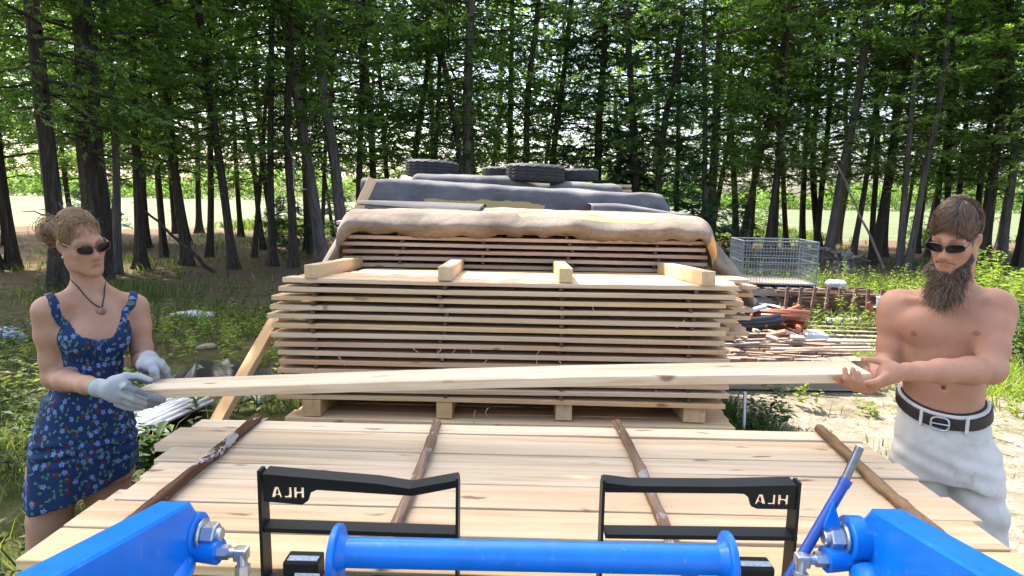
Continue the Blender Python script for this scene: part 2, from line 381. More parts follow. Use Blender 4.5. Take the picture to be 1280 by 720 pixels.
# ---------------------------------------------------------- middle pile on blocks
TILT = rad(-2.6)
P1 = frame4((-0.085, 3.36, 0.652), rad(0.35), TILT)
PITCH = 0.0492; NL = 14; TH1 = 0.0250
bm1 = [board_mesh(2.44, 0.152, TH1, M_PILE, 200+i, 0.003 if i % 3 else 0.008) for i in range(7)]
look = ['pinkish', 'knotty', 'pale', 'rough edged', 'yellowish', 'plain tan', 'warped']
PX0 = [-.005, .0, .0, -.01, .0, -.03, -.01, -.02, -.03, -.08, -.05, -.04, .0, .02]
for lay in range(NL):
    top = NL-1-lay                                    # 0 = topmost layer
    z = lay*PITCH+TH1/2
    for b in range(6):
        jx = rr.uniform(-.03, .03)
        if b == 0: jx = PX0[lay]*0.8+rr.uniform(-.025, .02)
        elif top < 7: jx += 0.02+0.070*b*(0.6+rr.random()*0.6)
        elif rr.random() < .45: jx += rr.choice((-1, 1))*rr.uniform(.02, .07)
        if b == 1 and rr.random() < .5: jx -= .05
        me = bm1[(lay*5+b*3+rr.randrange(3)) % 7]
        o = place(me, 'lumber_board', P1, (jx, 0.077+b*0.158+rr.uniform(-.004, .004)+(rr.uniform(-.012, .008) if b == 0 else 0), z+rr.uniform(-.001, .001)), rr.uniform(-.005, .005), 0, rr.uniform(-.002, .002))
        lay_s = 'top layer' if top == 0 else '%s layer from the top' % ORD[top]
        if b == 0: lab = '%s front board in the %s of the middle pile' % (look[(lay*3) % 7], lay_s)
        elif top == 0: lab = 'sunlit board on top of the middle pile, %s row back from the front edge' % ORD[b]
        else: lab = 'middle pile board in the %s row back, %s' % (ORD[b], lay_s)
        tag(o, lab, 'board', 'sawn boards in the middle pile')
sp1 = MB().tube([(0, -0.47, 0), (0, -0.1, 0.0008), (0, 0.2, -0.0008), (0, 0.47, 0)], 0.0118, 8).mesh('spacer_stick', M_SPACER, True)
colname = ['left end', 'left middle', 'right middle', 'right end']
for lay in range(1, NL):
    z = lay*PITCH-(PITCH-TH1)/2
    for k, x in enumerate((-1.03, -0.335, 0.31, 1.0)):
        o = place(sp1, 'spacer_stick', P1, (x+rr.uniform(-.018, .018), 0.468+rr.uniform(-.014, .014), z), rr.uniform(-.02, .02))
        tag(o, 'dark spacer stick, middle pile %s, under the %s layer from the top' % (colname[k], ORD[NL-1-lay]), 'spacer stick', 'spacer sticks in the middle pile')
def timber(name, F4, loc, d, rz, label, group, m=M_TIMB):
    me = MB().box((0, 0, 0), (d[1], d[0], d[2]), None, 0.003).mesh(name, m)
    o = place(me, name, F4, loc, rz+PI/2); tag(o, label, 'timber block', group); return o
ZT = NL*PITCH-(PITCH-TH1)
for k, (x, y, rz, Lb, wd, ht, d_) in enumerate(((-1.04, .49, .0, 1.02, .066, .072, 'weathered square timber on the left end of the top of the middle pile'),
                              (-0.335, .49, .02, 1.0, .074, .074, 'square timber left of centre on the middle pile top'),
                              (0.33, .50, -.015, .98, .07, .076, 'square timber right of centre on the middle pile top'),
                              (1.06, .46, .03, 0.96, .074, .076, 'square timber with bright side at the right end of the middle pile top'))):
    timber('timber_block', P1, (x, y, ZT+ht/2+.001), (wd, Lb, ht), rz, d_, 'square timbers on the middle pile')
for k, (x, wd, d_) in enumerate(((-1.05, .10, 'left end block under the middle pile'), (-0.325, .085, 'block left of centre under the middle pile'), (0.33, .088, 'block right of centre under the middle pile'), (1.045, .12, 'wide right end block under the middle pile'))):
    timber('timber_block', P1, (x, .47+.01*k, -0.047), (wd, .94, .09), 0, 'square wooden '+d_, 'square timbers under the middle pile')
# pack that carries the middle pile
P0 = frame4((-0.07, 3.33, 0.556), 0, TILT)
for lay in range(10):
    for b in range(6):
        if lay > 0 and b not in (0, 5): continue
        o = place(bm1[(lay+b) % 7], 'lumber_board', P0, (rr.uniform(-.04, .05), 0.077+b*.158, -lay*PITCH-TH1/2-0.001), rr.uniform(-.004, .004))
        tag(o, 'grey shaded board in the pack under the blocks of the middle pile', 'board', 'boards under the middle pile')
    for k, x in enumerate((-1.0, -.33, .33, 1.0)):
        if lay == 9: continue
        o = place(sp1, 'spacer_stick', P0, (x, .47, -lay*PITCH-TH1-0.0125))
        tag(o, 'dark spacer stick in the shaded pack under the middle pile blocks', 'spacer stick', 'spacer sticks under the middle pile')
# curls of bark and shavings hanging from the middle pile
for k, (px, py, s) in enumerate(((586, 437, 1), (520, 437, .8), (548, 440, .7), (565, 438, .8), (605, 452, .9), (425, 450, 1.2), (424, 443, .8), (600, 517, 1.6), (612, 514, 1), (746, 384, 1), (850, 404, 1), (674, 440, .9), (700, 455, .9), (816, 492, .8), (556, 448, .7), (667, 453, .8))):
    c = P(px, py, 3.335); r_ = np.random.default_rng(k+900)
    t = np.linspace(0, 1, 9); a0 = r_.uniform(0, 6); L = 0.035*s
    pts = np.stack([c[0]+L*np.sin(t*r_.uniform(1, 3)+a0)*.6, c[1]-.006*np.sin(t*3), c[2]+.02-L*t*1.3], 1)
    o = MB().tube(pts, 0.0016, 5).build('bark_curl', M_PILE, None, True, loc=c)
    tag(o, 'thin pale bark curl hanging from a front board of the middle pile', 'bark curl', 'bark curls on the middle pile')
# ---------------------------------------------------------- back pile under the tan carpet
P2 = frame4((0.02, 4.38, 1.18), rad(0.2), 0)
bm2 = [board_mesh(2.5, 0.16, TH1, M_OLD, 300+i, .002) for i in range(5)]
for lay in range(9):
    for b in range(5):
        if b in (2, 3) and lay < 8: continue
        o = place(bm2[(lay*2+b) % 5], 'lumber_board', P2, (rr.uniform(-.03, .02)-(0.02 if b == 0 else 0), .08+b*.166, lay*.048+TH1/2), rr.uniform(-.004, .004))
        tag(o, ('greyed front board in the %s layer from the top under the tan carpet' % ORD[8-lay]) if b == 0 else 'greyed board behind the front row under the tan carpet', 'board', 'weathered boards in the carpet covered pile')
    for k, x in enumerate((-.86, -.28, .3, .89)):
        if lay == 0: continue
        o = place(sp1, 'spacer_stick', P2, (x+rr.uniform(-.03, .03), .46+rr.uniform(-.01, .01), lay*.048-.011))
        tag(o, 'brown spacer stick at the %s under the tan carpet, %s gap from the top' % (colname[k], ORD[8-lay]), 'spacer stick', 'spacer sticks in the carpet covered pile')
for lay in range(5):
    for b in (0, 4):
        o = place(bm2[(lay+b) % 5], 'lumber_board', P2, (rr.uniform(-.03, .03), .08+b*.166, -.09-lay*.22), 0)
        tag(o, 'hidden low board of the carpet covered pile', 'board', 'low boards of the carpet covered pile')
    for k, x in enumerate((-1.0, 0, 1.0)):
        timber('timber_block', P2, (x, .43, -.21-lay*.22 if lay < 4 else -1.08), (.1, .8, .19), 0, 'low block inside the carpet covered pile', 'low blocks of the carpet covered pile')

# ---------------------------------------------------------- covers
def cloth(name, m, xs, prof, hfun, thick, label, cat, xmap=None):
    """prof: (y, z) polyline from back to front; hfun(x, s, y, z) -> (x, y, z)"""
    prof = np.asarray(prof, float); seg = np.r_[0, np.cumsum(np.linalg.norm(np.diff(prof, axis=0), axis=1))]
    s = np.linspace(0, seg[-1], 84); y = np.interp(s, seg, prof[:, 0]); z = np.interp(s, seg, prof[:, 1])
    for _ in range(2):
        y[1:-1] = (y[:-2]+2*y[1:-1]+y[2:])/4; z[1:-1] = (z[:-2]+2*z[1:-1]+z[2:])/4
    X, Sg = np.meshgrid(xs, s/seg[-1], indexing='ij'); Y = np.broadcast_to(y, X.shape).copy(); Z = np.broadcast_to(z, X.shape).copy()
    X, Y, Z = hfun(X, Sg, Y, Z)
    nx, ns = X.shape; V = np.stack([X, Y, Z], -1).reshape(-1, 3)
    I = np.arange(nx*ns).reshape(nx, ns); F = np.stack([I[:-1, :-1], I[1:, :-1], I[1:, 1:], I[:-1, 1:]], -1).reshape(-1, 4)
    c = V.mean(0); uv = np.stack([np.repeat(xs, ns), np.tile(s, nx)], 1)
    me = np_mesh(name, V-c, F, m, True, uv=uv); o = link(name, me, None, c)
    md = o.modifiers.new('solid', 'SOLIDIFY'); md.thickness = thick; md.offset = 0
    tag(o, label, cat); return o
def wav(X, Sg, f, ph, r=[1.0, 1.9, 3.3, 5.7]):
    return sum(np.sin(X*k*f+ph*(i+1)+Sg*(3.1+2*i))/(i+1.3) for i, k in enumerate(r))
def cover_mat(name, base, hi, lo, crack, crack_fac, patch=None, patch_rng=None, back=None):
    m, n, l, b = mat(name); v, _ = objvec(n, l, False)
    a = noise(n, l, mapping(n, l, v, (2.2, 5, 5)), 1.0, 6, 0.62); cr = ramp(n, [(0.28, lo), (0.5, base), (0.72, hi)]); l.new(a.outputs[0], cr.inputs[0])
    f = noise(n, l, v, 60, 4, 0.7); c = mixc(n, l, math1(n, l, 'MULTIPLY', smap(n, l, f.outputs[0], 0.56, 0.64), crack_fac), cr.outputs[0], crack)
    if patch:
        uvn = n.new('ShaderNodeUVMap'); sp = n.new('ShaderNodeSeparateXYZ'); l.new(uvn.outputs[0], sp.inputs[0])
        wob = noise(n, l, mapping(n, l, uvn.outputs[0], (5, 9, 1)), 1.0, 5, 0.6)
        for (x0, x1, s0, s1, pc) in patch:
            xx = math1(n, l, 'ADD', sp.outputs[0], math1(n, l, 'MULTIPLY', wob.outputs[0], 0.12)); ss = math1(n, l, 'ADD', sp.outputs[1], math1(n, l, 'MULTIPLY', wob.outputs[0], 0.09))
            k = math1(n, l, 'MULTIPLY', math1(n, l, 'MULTIPLY', smap(n, l, xx, x0, x0+.015), smap(n, l, xx, x1, x1-.015)), math1(n, l, 'MULTIPLY', smap(n, l, ss, s0, s0+.008), smap(n, l, ss, s1, s1-.008)))
            c = mixc(n, l, k, c, pc)
    l.new(c, b.inputs['Base Color']); b.inputs['Roughness'].default_value = 0.85; b.inputs['Specular IOR Level'].default_value = 0.25
    bump(n, l, b, f.outputs[0], 0.35, 0.004); return m
M_CARPET = cover_mat('tan_carpet_back', (0.165, 0.132, 0.102), (0.26, 0.215, 0.172), (0.085, 0.062, 0.045), (0.05, 0.04, 0.033), 0.55,
                     [(0.02, .62, .93, .955, (0.50, 0.30, 0.10)), (.42, 1.02, .925, .975, (0.52, 0.32, 0.11)), (1.30, 1.40, 1.0, 1.2, (0.5, 0.3, 0.12))])
M_GREYT = cover_mat('grey_carpet_back', (0.10, 0.10, 0.107), (0.16, 0.16, 0.163), (0.05, 0.05, 0.055), (0.04, 0.04, 0.045), 0.55,
                    [(-.80, .25, 1.09, 1.18, (0.36, 0.27, 0.12)), ])
M_GREYT2 = cover_mat('grey_carpet_back_worn', (0.105, 0.105, 0.11), (0.17, 0.167, 0.165), (0.05, 0.05, 0.053), (0.05, 0.05, 0.055), 0.5,
                    [(1.24, 1.40, .5, .66, (0.22, 0.14, 0.08))])
M_GREYT_ = None
M_DARKT = cover_mat('dark_carpet', (0.075, 0.068, 0.066), (0.11, 0.10, 0.095), (0.04, 0.037, 0.037), (0.03, 0.03, 0.03), 0.4)
def crease(X, Sg, seed, f=1.0):
    """sharp random creases and dents"""
    r = np.random.default_rng(seed); out = 0*X
    for i in range(9):
        a = r.uniform(-.9, .9); k = r.uniform(3, 9)*f; p_ = r.uniform(0, 6); out = out+(1-np.abs(np.sin(X*k*.5+Sg*a*9+p_+.5*np.sin(X*3+i)))**.55)*r.uniform(-1, 1)*np.clip(np.sin(X*1.7*f+r.uniform(0, 6))+.3, 0, 1)
    return out
def tan_fun(X, Sg, Y, Z):
    Z = Z+.012*crease(X, Sg, 3)+.007*crease(X, Sg, 13, 2.4); Y = Y-.018*crease(X, Sg, 4, 1.4)-.010*crease(X, Sg, 14, 2.6); Z = Z+np.clip((Sg-.93)/.07, 0, 1)*(.006*np.sin(X*23+2*np.sin(X*5))+.004*np.sin(X*61+3*np.sin(X*9))+.014*np.sin(X*5.3+1))
    L0, R0 = -1.16, 1.19
    front = np.clip((Sg-.80)/.2, 0, 1)
    Z = Z+0.012*wav(X, Sg, 1.7, .7)+0.010*np.sin(X*9+Sg*6)*front*(1-front)*3
    Y = Y-0.012*front*(1+1.0*wav(X, Sg, 2.3, 2.1)+.5*np.sin(X*27+Sg*20)*np.sin(X*5))
    Z = Z-0.016*front**2*(wav(X, Sg, 1.1, 1.4)*.5)+.006*front*np.sin(X*21+2*np.sin(X*6))
    dl = np.clip(L0-X, 0, None); dr = np.clip(X-R0, 0, None)
    ang_l = np.clip(dl*8, 0, 1.02); ang_r = np.clip(dr*6, 0, .86)
    Z = Z-dl*np.sin(ang_l)*1.0-dr*np.sin(ang_r)*1.0
    X = X+dl*(1-np.cos(ang_l))-dr*(1-np.cos(ang_r))
    Y = Y-0.05*np.sin(np.clip(dl*6, 0, PI))*front+0.03*np.clip(dr*5, 0, 1)*front
    # hanging flaps are less deep than the front fold
    k = np.clip((dl+dr)*6, 0, 1)*front; Z = Z-0.09*k; Y = Y-0.05*np.clip((dl+dr)*5, 0, 1)*np.sin(front*PI*.6)
    return X, Y, Z
cloth('carpet_cover', M_CARPET, np.linspace(-1.58, 1.74, 220), [(5.25, 1.655), (4.7, 1.66), (4.45, 1.655), (4.36, 1.640), (4.285, 1.592), (4.258, 1.560), (4.285, 1.530), (4.345, 1.497)], tan_fun, 0.007,
      'sunlit tan carpet draped over the front of the weathered pile with drooping ends', 'carpet')
def dark_fun(X, Sg, Y, Z):
    return X, Y+0.02*wav(X, Sg, 1.3, 2), Z+0.010*wav(X, Sg, 1.5, .4)-0.03*np.clip(X/1.4, -1, 1)
cloth('carpet_cover', M_DARKT, np.linspace(-1.18, -0.30, 60), [(5.3, 1.69), (4.75, 1.69), (4.62, 1.685), (4.59, 1.66)], dark_fun, 0.007,
      'dark carpet sheet lying between the tan carpet and the grey covers', 'carpet')
def grey_fun(X, Sg, Y, Z):
    Z = Z+.013*crease(X, Sg, 5); Y = Y-.020*crease(X, Sg, 6, 1.3)
    R0 = 1.17; dr = np.clip(X-R0, 0, None); a = np.clip(dr*9, 0, .75)
    front = np.clip((Sg-.70)/.3, 0, 1)
    Z = Z-0.045*(X+.2)/1.3+0.012*wav(X, Sg, 1.2, .5)-dr*np.sin(a)+.007*np.sin(X*17+Sg*12)*np.sin(X*3)
    return X-dr*(1-np.cos(a)), Y-0.03*front*(wav(X, Sg, 1.6, 1.7)), Z-0.02*front*wav(X, Sg, .9, 2.4)
cloth('carpet_cover', M_GREYT, np.linspace(-1.40, 1.30, 110), [(6.5, 1.865), (5.75, 1.868), (5.61, 1.862), (5.575, 1.845), (5.55, 1.77), (5.54, 1.64), (5.5, 1.55)], grey_fun, 0.007,
      'grey carpet with a torn yellow strip, draped below the tyre pile', 'carpet')
def side_fun(X, Sg, Y, Z):
    return X, Y+.02*wav(X, Sg, 1.1, .6), Z-0.06*np.clip((X-.75)/.5, 0, 1)**1.3+.006*wav(X, Sg, 2, 1)
cloth('carpet_cover', M_GREYT2, np.linspace(0.55, 1.34, 40), [(6.2, 1.735), (5.4, 1.735), (5.22, 1.725), (5.2, 1.66)], side_fun, 0.007,
      'grey carpet corner sticking out to the right behind the tan carpet', 'carpet')
def top_fun(X, Sg, Y, Z):
    Z = Z+.013*crease(X, Sg, 7); Y = Y-.026*crease(X, Sg, 8, 1.2)
    L0, R0 = -1.14, 1.0; dl = np.clip(L0-X, 0, None); dr = np.clip(X-R0, 0, None); a = np.clip(dl*9, 0, .8); b = np.clip(dr*9, 0, 1.15)
    front = np.clip((Sg-.70)/.3, 0, 1)
    dip = np.exp(-((X-.22)/.22)**2)*.035
    Z = Z+0.008*wav(X, Sg, 1.4, .9)-dl*np.sin(a)-dr*np.sin(b)-dip-.06*np.clip(X+.2, 0, 1)+.010*np.sin(X*13+Sg*9)*front
    return X+dl*(1-np.cos(a))-dr*(1-np.cos(b)), Y-.03*front*wav(X, Sg, 1.5, .3), Z
cloth('carpet_cover', M_GREYT2, np.linspace(-1.42, 1.27, 110), [(8.1, 2.01), (7.2, 2.01), (6.95, 1.995), (6.91, 1.96), (6.90, 1.78), (6.88, 1.6)], top_fun, 0.007,
      'topmost grey carpet carrying the four old tyres', 'carpet')
# packs of boards below the grey covers (mostly hidden)
for (F4, zt, nlay, nm) in ((frame4((-0.1, 5.62, 0)), 1.80, 4, 'grey covered pile'), (frame4((-0.08, 7.02, 0)), 1.95, 5, 'tyre topped pile')):
    for lay in range(nlay):
        for b in range(5):
            o = place(bm2[(lay+b) % 5], 'lumber_board', F4, (rr.uniform(-.03, .03)+.02, .09+b*.17, zt-lay*.048-.03), 0)
            tag(o, 'weathered board hidden under the covers of the '+nm, 'board', 'boards of the '+nm)
    for k, x in enumerate((-1.0, 0.0, 1.0)):
        h = zt-nlay*.048-.01
        timber('timber_post', F4, (x, .45, h/2), (.14, .8, h), 0, 'hidden bearer stack under the '+nm, 'bearers of the '+nm, M_GREYW)
# leaning plank beside the covers, leaning brace at the left, white post at the right
def plank(name, a, b, wd, th, m, label, up=(0, -1, 0), cat='plank'):
    a, b = Vector(a), Vector(b); L = (b-a).length
    me = board_mesh(L, wd, th, m, int(L*1000)); o = link(name, me); o.location = (a+b)/2
    x = (b-a).normalized(); z = Vector(up); z = (z-x*z.dot(x)).normalized(); y = z.cross(x)
    o.rotation_euler = Matrix((x, y, z)).transposed().to_euler(); tag(o, label, cat); return o
plank('leaning_plank', P(438, 282, 5.1), P(466, 224, 5.3), .075, .03, M_TIMB, 'short pale plank leaning up against the left side of the grey covers', (0.3, -1, 0.3))
plank('leaning_plank', P(262, 545, 3.02), P(350, 392, 3.62), .085, .035, M_LEAN, 'amber plank leaning against the left end of the middle pile', (-.4, -1, .2))

# ---------------------------------------------------------- tyres
def tyre_mesh(R, wd, seed):
    mb = MB(); n = 72; prof = []; h = wd/2; ri = R*0.60
    pr = [(ri, -h*.72), (ri*1.04, -h*.86), (R*.80, -h*1.0), (R*.93, -h*.93), (R*.985, -h*.76)]
    for g in (-.45, -.15, .15, .45):
        pr += [(R, h*(g-.12)*1.2), (R, h*(g-.045)*1.2), (R*.972, h*(g-.03)*1.2), (R*.972, h*(g+.03)*1.2), (R, h*(g+.045)*1.2), (R, h*(g+.12)*1.2)]
    pr += [(R*.985, h*.76), (R*.93, h*.93), (R*.80, h*1.0), (ri*1.04, h*.86), (ri, h*.72), (R*.86, h*.6), (R*.90, 0), (R*.86, -h*.6), (ri, -h*.72)]
    mb.lathe(pr, (0, 0, 0), 'z', n)
    V = mb.V[0]; m_ = len(pr); V = V.reshape(m_, n, 3)
    for i, (r, z) in enumerate(pr):
        if r > R*.98:
            for j in range(n):
                ph = (j+2*round(i/3)) % 4
                f = 0.968 if ph == 0 else 1.0
                V[i, j, :2] *= f
    mb.V[0] = V.reshape(-1, 3)
    return mb.mesh('old_tyre', M_RUBBER, True)
def tyre(px0, px1, py_c, Y, wd, tilt, label, seed):
    c = P((px0+px1)/2, py_c, Y); R = np.linalg.norm(P(px1, py_c, Y)-P(px0, py_c, Y))/2
    o = link('old_tyre', tyre_mesh(R, wd, seed)); o.location = Vector(c); o.rotation_euler = (tilt[0], tilt[1], seed*1.3)
    tag(o, label, 'tyre', 'old tyres weighing down the covers'); return o
tyre(508, 573, 212, 7.35, .19, (.03, .03, 0), 'old tyre with rubbed smooth tread, set apart on the left of the top cover', 1)
tyre(603, 655, 218, 7.6, .155, (.02, 0, 0), 'partly hidden tyre behind the left of the chunky treaded tyre', 2)
tyre(632, 706, 217.5, 7.1, .20, (-.03, -.02, 0), 'chunky treaded tyre in front, between two smoother tyres', 3)
tyre(697, 748, 219, 7.5, .145, (.02, .03, 0), 'smooth tyre at the right end of the row of tyres', 4)

# ---------------------------------------------------------- board carried by the two people
yl = 2.06
A = P(170, 487.5, yl); B = P(1090, 466, yl); mid = (A+B)/2; Lh = np.linalg.norm(B-A); wd, th = 0.155, 0.031
hb = board_mesh(Lh, wd, th, M_FRESH, 555, 0.0, 28)
co = np.array([v.co[:] for v in hb.vertices]); t = co[:, 0]/Lh
tw = -0.055*t*2*.5
co2 = co.copy(); co2[:, 2] = co[:, 2]+co[:, 1]*np.sin(-tw*1.2)+0.006*np.cos(t*PI)
hb.vertices.foreach_set('co', co2.astype(np.float32).ravel()); hb.update()
o = link('carried_board', hb); d = Vector(B-A).normalized()
o.location = Vector(mid)+Vector((0, wd/2, -th/2)); o.rotation_euler = d.to_track_quat('X', 'Z').to_euler()
HB = o
tag(o, 'long pale board held level between the woman and the bearded man', 'board')

# ================================================================== front loader
tl = empty('front_loader', (0, 0.95, 0)); tag(tl, 'bright blue tractor loader with cross tube and bolted arms in the foreground', 'tractor loader')
def part(mb, name, m, parent, smooth=False):
    o = mb.build(name, m, None, smooth); o.parent = parent
    o.matrix_parent_inverse = Matrix.Translation(-parent.location) if parent.parent is None else Matrix.Identity(4)
    return o
def arm(sx, P0, P1, wd, h0, h1):
    """sx: +1 right arm. P0 front top centre, P1 rear top centre"""
    mb = MB(); P0 = np.asarray(P0); P1 = np.asarray(P1)
    dv = P1-P0; L = np.linalg.norm(dv); a = dv/L; up = np.array([0, 0, 1.0]); up = up-a*up.dot(a); up /= np.linalg.norm(up); sd_ = np.cross(a, up)
    c = 0.03
    prof = [(0.0, 0.0), (L, 0.0), (L, -h1), (0.06, -h0*1.2), (-0.012, -h0*.95), (-0.034, -h0*.55), (-0.026, -0.026)]
    b = 0.004
    rings = []
    for off, ins in ((-wd/2, b), (-wd/2+b, 0), (wd/2-b, 0), (wd/2, b)):
        pp = []
        cx = sum(p[0] for p in prof)/len(prof); cz = sum(p[1] for p in prof)/len(prof)
        for (s, z) in prof:
            zz = z-ins if z > cz else z+ins; ss = s+ins if s < cx else s-ins
            pp.append(P0+a*ss+up*zz+sd_*off)
        rings.append(pp)
    n = len(prof); V = [q for r in rings for q in r]; F = []
    for i in range(3):
        for j in range(n): F.append((i*n+j, i*n+(j+1) % n, (i+1)*n+(j+1) % n, (i+1)*n+j))
    F.append(tuple(range(n))[::-1]); F.append(tuple(range(3*n, 4*n)))
    mb.add(V, F); return mb
YA = 0.985
pl = P(219, 627, YA); pr_ = P(1109, 636, YA)
amb = arm(-1, pl, (pl[0]-.012, 0.28, pl[2]+.125), .056, .125, .16)
armL = part(amb, 'loader_arm', M_BLUE, tl)
amb = arm(1, pr_, (pr_[0]+.012, 0.28, pr_[2]+.105), .056, .125, .16)
armR = part(amb, 'loader_arm', M_BLUE, tl)
def xcyl(c, r, L, n=32, hexa=False, bev=.002):
    mb = MB()
    if hexa: mb.lathe([(0, -L/2), (r*.94, -L/2), (r, -L/2+bev), (r, L/2-bev), (r*.94, L/2), (0, L/2)], c, 'x', 6)
    else: mb.lathe([(0, -L/2), (r-bev, -L/2), (r, -L/2+bev), (r, L/2-bev), (r-bev, L/2), (0, L/2)], c, 'x', n)
    return mb
def pivot(px, py, Y, s, armo):
    """s=+1: the bolt points to +x (left arm); nut seen from the inside"""
    c = P(px, py, Y)
    part(xcyl(c+[-s*.032, 0, 0], .036, .028), 'pivot_boss', M_BLUE, armo, True)
    part(xcyl(c+[-s*.014, 0, 0], .0255, .006), 'washer', M_STEEL, armo, True)
    nut = part(xcyl(c+[0, 0, 0], .0205, .021, hexa=True), 'hex_nut', M_STEEL, armo)
    part(xcyl(c+[s*.014, 0, 0], .012, .010), 'bolt_end', M_STEEL, armo, True)
pivot(264, 668, 1.0, 1, armL); pivot(1043, 672, 1.0, -1, armR)
# hydraulic cylinders and fittings below the bolts
def hyd(px, py, Y, s, armo):
    c = P(px, py, Y)
    mb = MB(); mb.cyl(c+[-s*.09, .01, .004], c+[-s*.012, 0, 0], .021, 28); mb.cyl(c+[-s*.07, -.02, -.012], c+[-s*.01, -.3, -.10], .026, 28); part(mb, 'hydraulic_cylinder', M_BLUE, armo, True)
    mb = MB(); mb.lathe([(0, -.009), (.0125, -.009), (.0125, .009), (0, .009)], c+[-s*.004, 0, 0], 'x', 6)
    mb.cyl(c+[0, 0, 0], c+[s*.022, -.002, 0], .0085, 16); mb.box(c+[s*.026, -.002, -.001], (.022, .02, .02), None, .003)
    mb.cyl(c+[s*.028, -.004, 0], c+[s*.030, -.008, -.022], .0085, 16); mb.tube([c+[s*.030, -.008, -.018], c+[s*.031, -.010, -.034]], .0125, 6)
    part(mb, 'hose_fitting', M_STEEL, armo)
    mb = MB(); mb.tube([c+[s*.031, -.010, -.03], c+[s*.030, -.02, -.06], c+[s*.02, -.06, -.12], c+[-s*.02, -.15, -.17], c+[-s*.05, -.3, -.18]], .009, 12)
    part(mb, 'hydraulic_hose', M_HOSEB, armo, True)
hyd(283, 690, .99, 1, armL); hyd(1022, 699, .99, -1, armR)
# cross tube with its two flanges
yc = 0.96; cl, cr_ = P(421, 690, yc), P(910, 700, yc)
tb = MB(); tb.tube([cl, cr_], .0238, 40); part(tb, 'cross_tube', M_BLUE, tl, True)
for c, e in ((cl, 1), (cr_, -1)):
    mb = xcyl(c+[0, 0, -.004], .0475, .011, 44); mb.box(c+[0, -.008, -.065], (.0105, .075, .12))
    part(mb, 'tube_flange', M_BLUE, tl, True)
    part(MB().lathe([(.0235, -.006), (.031, -.006), (.0265, .002), (.0238, .008)] if e > 0 else [(.0238, -.008), (.0265, -.002), (.031, .006), (.0235, .006)], c+[e*.010, 0, 0], 'x', 36), 'weld_bead', M_BLUE, tl, True)
# cross plates that join tube and arms below the frame
mb = MB(); mb.box(((cl[0]+cr_[0])/2, .90, cl[2]-.14), (cr_[0]-cl[0]+.34, .05, .06)); part(mb, 'cross_member', M_BLUE, tl)
# quick attach lever on the right
l0, l1, l2 = P(975, 742, .985), P(1058, 600, 1.03), P(1075, 559, 1.045)
lv = MB(); lv.tube([l0, l0+(l1-l0)*.5, l1], .0088, 28); lv.tube([l1-(l1-l0)*.05, l1+(l1-l0)*.004], .0100, 28)
lev = part(lv, 'lever_tube', M_BLUE_SHADE, tl, True)
part(MB().tube([l1-(l1-l0)*.1, l2], .0068, 24), 'lever_rod', M_STEELD, lev, True)
part(MB().tube([l2-(l2-l1)*.02, l2+(l2-l1)*.03], .0066, 24), 'rod_end', M_STEELB, lev, True)
mb = MB(); q = [P(1043, 628, 1.0), P(1054, 668, 1.0), P(1055, 700, 1.0), P(1040, 700, 1.0), P(1030, 660, 1.0)]
V = [p+[0, dy, 0] for dy in (0, .006) for p in q]; mb.add(V, [(0, 1, 2, 3, 4), (9, 8, 7, 6, 5)]+[(i, (i+1) % 5, 5+(i+1) % 5, 5+i) for i in range(5)]); part(mb, 'lug_plate', M_BLUE, lev)

# ================================================================== pallet fork frame
yf = 1.335
tf = empty('pallet_fork_frame', (0, yf, DZ)); tag(tf, 'black pallet fork frame with bent rail and cut-out lettering, hung on the blue loader', 'fork frame')
def ypoly(pts, y0, y1):
    mb = MB(); mb.prism([(p[0], p[1]) for p in pts], 'y', y0, y1); return mb
def pz(px, py, Y=yf):
    q = P(px, py, Y); return (q[0], q[2])
def boolean_cut(o, cutters):
    for c in cutters:
        md = o.modifiers.new('b', 'BOOLEAN'); md.operation = 'DIFFERENCE'; md.object = c; md.solver = 'EXACT'
    bpy.context.view_layer.update(); dg = bpy.context.evaluated_depsgraph_get(); me = bpy.data.meshes.new_from_object(o.evaluated_get(dg))
    o.modifiers.clear(); o.data = me
    for c in cutters: bpy.data.objects.remove(c)
def letter_cutters(px0, px1, py0, py1):
    """mirrored HLA, left to right: A, L with its foot to the left, H"""
    x0, z1 = pz(px0, py0); x1, z0 = pz(px1, py1); W = x1-x0; H = z1-z0; out = []
    def add(poly):
        mb = MB(); mb.prism([(x0+u*W, z0+v*H) for u, v in poly], 'y', yf-.03, yf+.03); out.append(mb.build('cutter', M_BLACKP))
    s = .078
    # A
    add([(.0, 0), (.10, 0), (.128, .20), (.222, .20), (.25, 0), (.35, 0), (.235, 1), (.115, 1)][:])
    # L mirrored
    add([(.385, 0), (.625, 0), (.625, 1), (.53, 1), (.53, .24), (.385, .24)])
    # H
    add([(.68, 0), (.78, 0), (.78, .38), (.90, .38), (.90, 0), (1, 0), (1, 1), (.90, 1), (.90, .62), (.78, .62), (.78, 1), (.68, 1)])
    # counter of the A comes back as a small bridge piece
    tri = [(x0+u*W, z0+v*H) for u, v in ((.140, .36), (.210, .36), (.175, .74))]
    return out, tri
